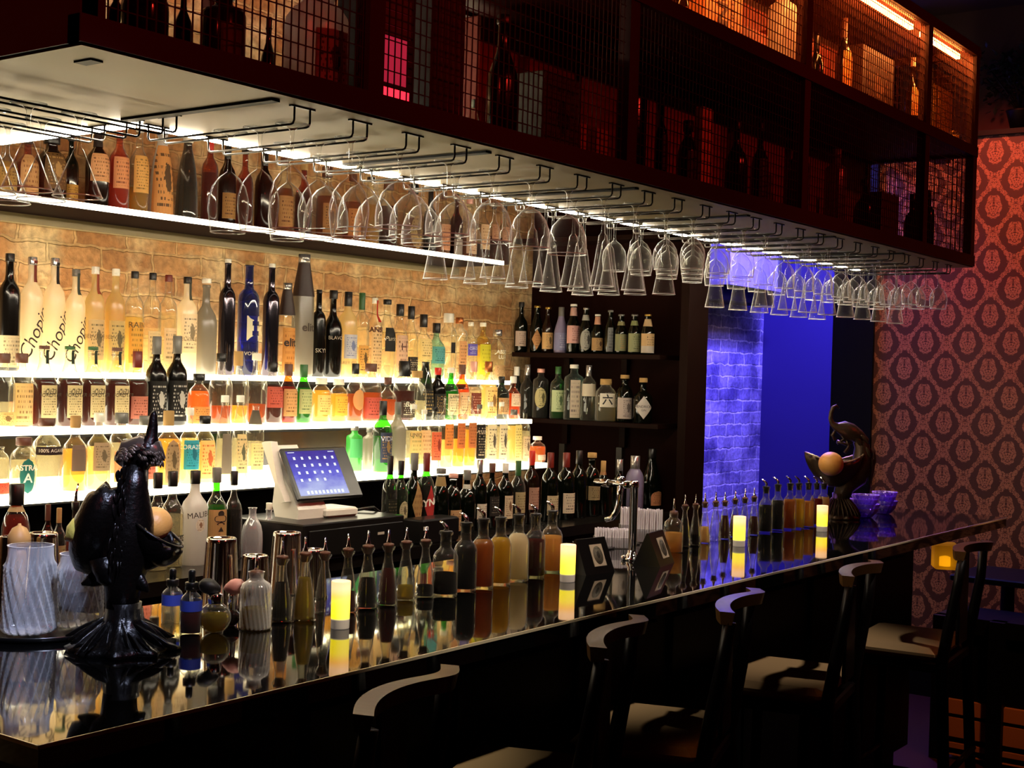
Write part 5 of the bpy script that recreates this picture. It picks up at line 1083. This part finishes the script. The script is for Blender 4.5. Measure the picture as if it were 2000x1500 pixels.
for i in range(40):
    u = i/39; y = 900+u*190; x = 240-u*4+rg.uniform(-13, 15)*(.7+u*.5); leaf(f, Q(x, y, rg.uniform(-.045, -.02)), Q(x+rg.uniform(-7, 5), y+rg.uniform(18, 34), -.04-.015*u), .011)
f.build('tail_feathers', BRZ, t)
f = MB(); sh = MB(); shell(sh, (0, 0, 0), .052, 0, 0)
f.add(sh.v, sh.f, True, Matrix.Translation(Q(186, 1034, .0)) @ Matrix.Rotation(.36, 4, 'Y') @ Matrix.Rotation(-1.3, 4, 'X') @ Matrix.Diagonal((.92, 1.85, 1.25, 1)))
f.tube([Q(205, 1085, -.02), Q(215, 1120, -.02), Q(232, 1150, 0)], [.03, .026, .012], 12); f.build('shell_bowl', BRZ, t)
f = MB(); shell(f, Q(302, 1036, .0), .050, .55, 0, k=1.05); f.v = [(x, y, z-.5*max(0, Q(0, 1040)[2]-z)) for x, y, z in f.v]
rim = [(Q(302, 1036)[0]+.051*1.05*math.cos(.55)*math.cos(a), .051*math.sin(a), Q(302, 1036)[2]-.051*1.05*math.sin(.55)*math.cos(a)) for a in [2*PI*i/40 for i in range(41)]]
f.tube(rim, .0032, 6); f.tube([Q(262, 1095), Q(290, 1090), Q(330, 1085)], [.024, .02, .006], 10); f.build('shell_bowl', BRZ, t)
f = MB()
for i in range(34):
    a = 2*PI*i/34; r1 = rg.uniform(.07, .118); z0 = rg.uniform(.035, .065); leaf(f, (.03*math.cos(a), .03*math.sin(a), z0), (r1*math.cos(a+.3), r1*math.sin(a+.3), rg.uniform(.008, .022)), .018, None, (0, 0, -.25))
for x, y in ((162, 1140), (292, 1150)): leaf(f, Q(240, 1100), Q(x, y, -.02), .036, None, (0, 0, -.3), .6)
f.build('base_leaves', BRZ, t)
fruit(163, 1037, p.y+.055, .062, 'd8c860', 'lemon', 'yellow green lemon in the shaded bowl of the near statue', True)
fruit(302, 1023, p.y-.005, .068, 'e0a050', 'orange', 'golden orange in the open bowl of the near statue')
# the far statue, seen side on
p = bp(1640, 1012, Z=BZ); k = depth(p)/FPX
t = thing('peacock_statue', (p.x, p.y, BZ), 'bronze peacock statue perched over a crescent bowl at the far bar end', 'statue', None, RZS+.1)
Q = lambda x, y, d=0: ((x-1640)*k, d, (1012-y)*k)
mb = MB(); flare(mb, .10, .030, .075); mb.tube([Q(1640, 975), Q(1648, 950), Q(1668, 930), Q(1682, 900), Q(1680, 870), Q(1668, 850)], [.032, .04, .05, .04, .03, .02], 16)
mb.tube([Q(1632, 798), Q(1626, 793), Q(1620, 796), Q(1616, 806), Q(1615, 818), Q(1619, 828), Q(1628, 834), Q(1640, 836), Q(1655, 843), Q(1672, 852), Q(1690, 862)], [.003, .007, .008, .008, .0085, .011, .018, .030, .036, .03, .015], 14)
for a, b, c in (((1628, 838), (1620, 850), (1626, 860)), ((1636, 846), (1644, 858), (1630, 866)), ((1630, 862), (1650, 868), (1668, 858)), ((1648, 858), (1654, 872), (1646, 884))): mb.tube([Q(*a), Q(*b), Q(*c)], .0065, 8)
mb.build('bird_body', BRZL, t)
f = MB()
for i in range(54):
    u = rg.random(); a = -.1+1.45*u; cx_, cy_ = 1640, 905; R1 = rg.uniform(52, 70)
    x, y = cx_+R1*math.sin(a+.35), cy_-R1*math.cos(a+.35); x2, y2 = cx_+R1*math.sin(a+.65), cy_-R1*math.cos(a+.65)+6; dd = rg.uniform(-.035, .03)
    leaf(f, Q(x, y, dd), Q(x2, y2, dd*1.1), .016)
for i in range(9): x = 1684+i*2.4; leaf(f, Q(x, 880+i*3, rg.uniform(-.03, .02)), Q(x+4-i*.6, 915+i*6, rg.uniform(-.03, .02)), .013)
f.build('tail_feathers', BRZL, t)
f = MB(); shell(f, Q(1622, 902, -.02), .118, .0, 0, k=1.0)
f.v = [(x, (y+.02)*.55-.02, z if z < 0 else z) for x, y, z in f.v]
f.v = [(x, y, z+.75*max(0, abs(x-Q(1622, 0)[0])-.02)**1.35) for x, y, z in f.v]
f.build('crescent_bowl', BRZL, t)
rp = []
for i in range(61):
    a = 2*PI*i/60; x = Q(1622, 0)[0]+.117*math.cos(a); y = -.02+.117*.55*math.sin(a); rp.append((x, y, Q(1622, 902)[2]+.003+.75*max(0, abs(x-Q(1622, 0)[0])-.02)**1.35))
MB().tube(rp, [.0032+.0014*(i % 2) for i in range(61)], 6).build('rope_rim', pr('bright_rope_rim', 'b8a888', .35, .6), t)
f = MB()
for i in range(26):
    a = 2*PI*i/26; leaf(f, (.028*math.cos(a), .028*math.sin(a), .085), (.082*math.cos(a+.2), .082*math.sin(a+.2), .012), .02, None, (0, 0, -.2))
f.build('base_leaves', BRZL, t)
fp = bp(1624, 904, Y=p.y)
fruit(1623, 906, p.y-.01, .098, 'e49a52', 'orange', 'large orange resting in the crescent bowl of the far statue')
# ================================================================ STORED IN THE CABINET
def cab_box(px0, px1, top, Y, z, col, name, label, cat, d=.12, kind='plain', ink='2a2018', lab_=None, mat=None, group='stock in the overhead cabinet'):
    a = bp(px0, top, Y=Y); b = bp(px1, top, Y=Y); h = min(max(a.z, b.z)-z, .46 if z < 2.5 else .38)
    t = thing(name, ((a.x+b.x)/2, Y, z), label, cat, group); w = (b.x-a.x)/2
    MB().bbox(-w, w, 0, d, 0, h, .003).build('box_body', mat or pr('box_'+col, col, .55, bump=.15), t)
    if lab_:
        lc, lk, x0, x1, z0, z1 = lab_
        MB().box(-w+2*w*x0, -w+2*w*x1, -.0015, 0, h*z0, h*z1).build('printed_panel', label_mat(lc, ink, lk), t)
    return t, w, h
def cab_bottle(px, top, w, Y, z, shp, gk, label, **kw):
    p = bp(px, top, Y=Y); h = min(p.z-z, .45 if z < 2.5 else .37); r = w/2*depth((p.x, p.y, z))/FPX
    return bottle((p.x, p.y, z), h, r, shp, gk, label, 'stock in the overhead cabinet', **kw)
Z1, Z2 = CZ+.0205, CM+.0005
cab_bottle(285, -60, 92, 2.02, Z1, 'jar', 'br', 'huge dark demijohn in the cabinet near its corner', name='demijohn', cat='bottle', cap='k')
cab_bottle(360, -40, 36, 2.06, Z1, 'round', 'wn', 'dark bottle silhouetted against lit brick next to the demijohn', cap='k')
cab_bottle(228, -40, 30, 2.1, Z1, 'vodka', 'br', 'slim dark bottle squeezed between cabinet corner and demijohn', cap='k', lab=('b08850', '5a3a1c', 'text'))
cab_bottle(438, -20, 88, 1.98, Z1, 'cyl', 'br', 'dark ceramic cask with dull grey label in the cabinet', cap='k', lab=('5a544c', '3a342c', 'plain', .2, .62, .6))
cab_bottle(526, 34, 32, 2.06, Z1, 'decanter', 'wn', 'dark decanter standing in a gap before the white jug', cap='k')
cab_bottle(622, -40, 128, 1.99, Z1, 'jar', 'fw', 'big greyish white jug with dark brushed plant drawing', name='stoneware_jug', cat='jug', cap='br', lab=('a89c98', '1c1210', 'pic', .12, .58, .6))
cab_bottle(705, 40, 26, 2.12, Z1, 'vodka', 'a', 'amber bottle behind the white jug in the cabinet', cap='k', liq='amb', lvl=.5)
t, w, h = cab_box(733, 815, -30, 1.95, Z1, '1a0806', 'lantern', 'dark lantern with frosted window and glowing red base', 'lantern', .11)
MB().box(-w*.72, w*.72, -.002, 0, h*.60, h*.86).build('frosted_window', frost('lantern_frost', '9a8a90', .2), t)
MB().box(-w*.60, w*.60, -.002, 0, h*.28, h*.59).build('red_window', emis('red_lantern_window', (.45, .015, .04), .8), t)
MB().box(-w*.66, w*.70, -.003, 0, h*.17, h*.245).build('red_light', emis('red_lantern_light', (1, .02, .04), 2.2), t)
cab_box(846, 912, -10, 2.0, Z1, '2a1c18', 'storage_tube', 'tall dull grey brown presentation box in the cabinet', 'box', .06, 'text', '3a3028', ('54463c', 'text', .15, .85, .4, .95))
cab_bottle(926, 195, 26, 2.06, Z1, 'squat', 'c', 'small clear bottle of orange spirit in a gap beside the big black bottle', liq='or', lvl=.6, cap='c')
cab_bottle(985, 30, 62, 1.96, Z1, 'bourbon', 'k', 'very large black bottle with square shoulders in the cabinet', cap='k')
cab_box(1064, 1136, 160, 1.95, Z1, '38301e', 'gift_box', 'olive gift box with dark brushed drawing in the cabinet', 'box', .1, 'pic', '14100a', ('4e4630', 'pic', .05, .95, .05, .95))
cab_box(1137, 1190, 256, 1.95, Z1, 'a86e2c', 'gift_box', 'low amber yellow box beside the olive gift box', 'box', .09)
cab_bottle(1042, 150, 24, 2.16, Z1, 'vodka', 'a', 'amber bottle peeking between black bottle and olive box', cap='k')
cab_bottle(1236, 140, 60, 1.95, Z1, 'cyl', 'k', 'broad black bottle past the amber box', cap='k')
cab_bottle(1294, 190, 26, 1.92, Z1, 'round', 'k', 'black bottle with two small dull round labels', cap='k', lab=('3a2c1c', '1a120c', 'pic', .2, .6, .7))
cab_bottle(1345, 236, 40, 1.95, Z1, 'squat', 'br', 'dark bottle with grey smudged label in the cabinet', cap='k', lab=('46403a', '1a1410', 'text', .1, .6, .9))
cab_box(1374, 1394, 214, 1.92, Z1, 'd8a060', 'candle_box', 'narrow pale tall box glowing against the dark cabinet', 'box', .03)
cab_bottle(1440, 236, 44, 1.96, Z1, 'round', 'k', 'black bottle next to the narrow pale tall box', cap='k')
cab_bottle(1487, 240, 34, 1.93, Z1, 'round', 'br', 'brown bottle with faint grey label second past the pale box', cap='k', lab=('463e36', '1a1410', 'text', .15, .6, .9))
cab_bottle(1560, 280, 44, 1.96, Z1, 'cyl', 'k', 'black cylindrical bottle before the olive canister', cap='k')
cab_bottle(1634, 292, 42, 1.93, Z1, 'cyl', 'fg', 'olive grey canister bottle in the cabinet', cap='gr')
cab_box(1724, 1756, 384, 1.93, Z1, '5a4a20', 'gift_box', 'small olive yellow box toward the cabinet end', 'box', .06)
cab_bottle(1783, 380, 30, 1.95, Z1, 'round', 'k', 'black bottle next to the small olive yellow box', cap='k')
cab_bottle(1814, 372, 26, 1.95, Z1, 'vodka', 'k', 'slim black bottle last before the wallpaper view', cap='k')
cab_bottle(1690, 350, 40, 1.98, Z1, 'round', 'k', 'black bottle between canister and olive yellow box', cap='k')
for i, (x0, x1, h) in enumerate(((2.78, 3.25, .40), (3.27, 3.72, .43), (3.75, 4.2, .38), (4.23, 4.66, .42), (4.70, 5.10, .36))):
    t = thing('light_block_crate', ((x0+x1)/2, 2.17, Z1), 'added light-blocking crate at the back of the lower cabinet, %s from the corner end' % ORD[i+1], 'crate', 'added light-blocking crates in the cabinet')  # filler crates added to block the blue light behind
    MB().bbox(-(x1-x0)/2+.01, (x1-x0)/2-.01, 0, .11, 0, h, .004).build('crate_body', pr('dark_crate', '7a2c1a', .6, bump=.2), t)
for i, (x0, x1, h) in enumerate(((1.40, 1.95, .37), (2.1, 2.62, .37), (2.66, 2.95, .3), (3.08, 3.5, .35), (3.55, 4.0, .33), (4.14, 4.55, .24), (4.60, 5.05, .3), (5.25, 5.6, .2))):
    t = thing('light_block_crate', ((x0+x1)/2, 2.17, Z2), 'added light-blocking crate on the upper cabinet shelf, %s from the corner end' % ORD[i+1], 'crate', 'added light-blocking crates in the cabinet')  # more filler crates added against the blue light
    MB().bbox(-(x1-x0)/2+.01, (x1-x0)/2-.01, 0, .11, 0, h, .004).build('crate_body', pr('dark_crate', '7a2c1a', .6, bump=.2), t)
cab_bottle(1284, -30, 16, 2.04, Z2, 'wine', 'or', 'small orange lit bottle at the upper shelf edge', cap='k')
cab_bottle(1330, -60, 34, 2.04, Z2, 'round', 'br', 'bottle with cream lettered label beside the stencilled wooden crate', cap='k', lab=('c89060', '4a1c10', 'text', .05, .5, 1.0))
t, w, h = cab_box(1380, 1453, -60, 2.04, Z2, 'b07a48', 'wooden_crate', 'upright pale wooden crate with dark stencilled lettering', 'crate', .12)
lettering(t, 'KNOB', .07, '3a1208', (-.008, -.002, .20), None, PI/2, 0, .003); lettering(t, 'CREEK', .028, '3a1208', (w*.45, -.002, .19), None, PI/2)
cab_bottle(1532, -80, 56, 2.04, Z2, 'cyl', 'fw', 'large pale bottle glowing peach on the upper shelf', cap='gr', lab=('f0b060', 'c87830', 'plain', .0, .12, 1.2))
cab_bottle(1596, 70, 26, 2.04, Z2, 'wine', 'wn', 'dark bottle with small pinkish label beside the glowing bottle', cap='k', lab=('f0a070', '8a3a1c', 'text', .04, .42, .9))
cab_bottle(1651, 25, 32, 2.04, Z2, 'wine', 'br', 'tall necked bottle with amber yellow label on the upper shelf', cap='br', lab=('f0a850', '8a4a14', 'text', .30, .66, 1.0))
cab_box(1686, 1747, 118, 2.04, Z2, '3a1a10', 'gift_box', 'dark gift box with pale round emblem on the upper shelf', 'box', .08, 'pic', '8a5a40', ('4a2214', 'pic', .1, .9, .2, .9))
cab_bottle(1784, 110, 26, 2.04, Z2, 'round', 'br', 'brown bottle with two yellow labels on the upper shelf', cap='pk', lab=('f0b060', '8a4a20', 'text', .34, .66, 1.0))
t, w, h = cab_box(1823, 1863, 134, 2.04, Z2, '3a1c12', 'gift_box', 'brown box with glowing yellow label near the cabinet end', 'box', .07, 'dense', 'a06028', ('f0b458', 'dense', .04, .96, .34, .82))
cab_bottle(1862, 256, 24, 1.89, Z2, 'jar', 'y', 'little yellow jar at the very end of the upper shelf', cap='gold', lab=('f0c850', '8a6a20', 'text', .1, .7, 1.1))
# ================================================================ STOOLS, TABLE, PLANT
SW = pr('dark_lacquered_wood', '070404', .4, 0, 1.3)
CRW = pr('lit_crest_wood', '4e3518', .3, bump=.05)  # browner copy of the stool wood imitates light on the crest
SEATM = pr('brown_seat_leather', 'b89c70', .4)
STOOL = None
def stool(a, b, label, zc=1.08):
    """bar stool whose crest rail runs from pixel a to pixel b of the photograph at height zc"""
    global STOOL
    A, B = bp(*a, Z=zc), bp(*b, Z=zc); rz = math.atan2(B.y-A.y, B.x-A.x); c = (A+B)/2; L_ = .40
    loc = (c.x, c.y, 0)
    if STOOL is None:
        t = STOOL = thing('bar_stool', loc, label, 'bar stool', 'bar stools along the counter', rz)
        R = []; n = 24
        for i in range(n+1):
            u = i/n; x = -L_/2+L_*u; y = .026*math.sin(2*PI*u); zz = -.006*math.cos(2*PI*u)
            R.append([(x, y-.011, zc-.03+zz), (x, y+.015, zc-.03+zz), (x, y+.018, zc+zz), (x, y-.018, zc+zz)])
        MB().rings(R, True, True, False).build('crest_rail', CRW, t)
        for s_ in (-1, 1):
            MB().tube([(s_*.185, .004*s_, zc-.032), (s_*.187, .01, .95), (s_*.19, .035, .80), (s_*.19, .05, .70), (s_*.2, .03, .30), (s_*.205, .0, .001)], [.014, .015, .017, .018, .017, .014], 8, None, 1.2).build('back_post', SW, t)
            MB().tube([(s_*.19, .34, .70), (s_*.205, .36, .001)], [.018, .014], 8).build('front_leg', SW, t)
        MB().bbox(-.065, .065, .025, .037, .74, 1.05, .003).build('back_splat', SW, t)
        MB().bbox(-.20, .20, .04, .37, .665, .70, .006).build('seat_frame', SW, t)
        MB().bbox(-.205, .205, .055, .375, .70, .745, .018).build('seat_cushion', SEATM, t)
        for y, z in ((.35, .30), (.02, .34)): MB().tube([(-.2, y, z), (.2, y, z)], .011, 8).build('foot_rail', SW, t)
        for s_ in (-1, 1): MB().tube([(s_*.2, .02, .22), (s_*.2, .35, .22)], .010, 8).build('side_rail', SW, t)
    else: copy_thing(STOOL, loc, rz, label)
stool((705, 1392), (882, 1290), 'dark wooden bar stool with pale wavy crest rail, first at the counter corner end')
stool((1170, 1258), (1242, 1196), 'dark wooden bar stool with blue lit crest rail below the water tap')
stool((1424, 1188), (1468, 1146), 'dark wooden bar stool with dim purple crest rail, third along the counter')
stool((1672, 1112), (1694, 1098), 'dark wooden bar stool with dull crest rail, fourth along the counter')
for i, x in enumerate((4.66,)):
    copy_thing(STOOL, (x, 1.44, 0), .1, 'dark wooden bar stool, '+('fifth along the counter, seat just showing' if i == 0 else 'at the far counter end by the small table'))
X6 = 5.88; A = bp(1850, 1365, X=X6); B = bp(1930, 1390, X=X6); gw = A.y-B.y
t = thing('lit_slat_bench', (X6, B.y, 0), 'made up bench, its orange slats imitating a lit surface between black posts', 'bench')  # made-up bench in place of a lit surface behind chair legs
ORW = pr('orange_lit_slat', 'b06430', .5, bump=.1)  # orange light put into the slat colour
pw = gw*.36
for i in range(3):
    y1 = A.y-B.y-i*(gw+pw)
    for ya, yb in ((1365, 1392), (1400, 1437), (1449, 1459), (1471, 1530)):
        za, zb = bp(1850, ya, X=X6).z, max(.02, bp(1850, yb, X=X6).z)
        MB().box(.004, .03, y1-gw, y1, zb, za).build('slat', ORW, t)
    MB().box(-.03, .04, y1, y1+pw, 0, .62).build('post', BLK, t)
MB().box(.0, .31, -2*(gw+pw), gw+pw, .55, .62).build('seat_board', BLK, t)
MB().box(.032, .30, -2*(gw+pw)+.02, gw, 0.02, .55).build('dark_back', BLK, t)
t = thing('side_table', (6.45, 1.83, 0), 'small dark table by the wallpaper wall past the counter end', 'table')
MB().bbox(-.22, .22, -.20, .20, .72, .75, .006).build('tabletop', BLK, t)
MB().lathe([(.22, 0), (.22, .015), (.035, .04), (.03, .70), (.10, .72)], 24).build('pedestal', BLK, t)
p = bp(1845, 1108, X=6.40)
t = thing('votive_holder', (6.40, p.y, .75), 'square amber glass votive holder glowing yellow on the small dark table', 'candle holder', None, .5)
hz = max(.08, bp(1845, 1060, X=6.40).z-.75)
MB().bbox(-.055, .055, -.055, .055, 0, hz, .008).build('amber_glass', liquid('amber_votive_glass', 'c8a030', .25), t)
MB().lathe([(.026, .012), (.026, hz*.45), (.004, hz*.5)], 16).build('lit_wax', emis('lit_votive_wax', (1, .62, .08), 4), t)
def plant():
    c = bp(1985, 215, X=7.08)
    t = thing('potted_plant', (7.11, c.y-.02, 2.911), 'dark leafy plant in silhouette on the ledge above the wallpaper', 'plant')
    MB().lathe([(.05, 0), (.075, .10), (.08, .11), (.07, .11)], 20).build('pot', BLK, t)
    s_ = MB(); f = MB(); rg = random.Random(11)
    for i in range(16):
        a = rg.uniform(0, 2*PI); l = rg.uniform(.10, .26); e = Vector((.08*math.cos(a)*rg.random(), .22*math.sin(a)*rg.uniform(.3, 1), .12+l)); s_.tube([(0, 0, .08), tuple(e*.5+Vector((0, 0, .05))), tuple(e)], .004, 5)
        for j in range(34):
            q = e+Vector((rg.gauss(0, .03), rg.gauss(0, .055), rg.gauss(0, .05)))
            if q.x > .12: q.x = .12
            d = Vector((rg.uniform(-1, 1), rg.uniform(-1, 1), rg.uniform(-.6, .8))).normalized()*rg.uniform(.03, .055); q2 = q+d
            if q2.x > .13: q2.x = .13
            w_ = d.cross(Vector((0, 0, 1))).normalized()*.012; m_ = (q+q2)/2
            f.add([q, m_+w_, q2, m_-w_, m_+Vector((0, 0, -.003))], [(0, 1, 4), (1, 2, 4), (2, 3, 4), (3, 0, 4), (0, 3, 2, 1)])
    s_.build('stems', BLK, t); f.build('leaves', pr('dark_leaf', '08140a', .6), t)
plant()
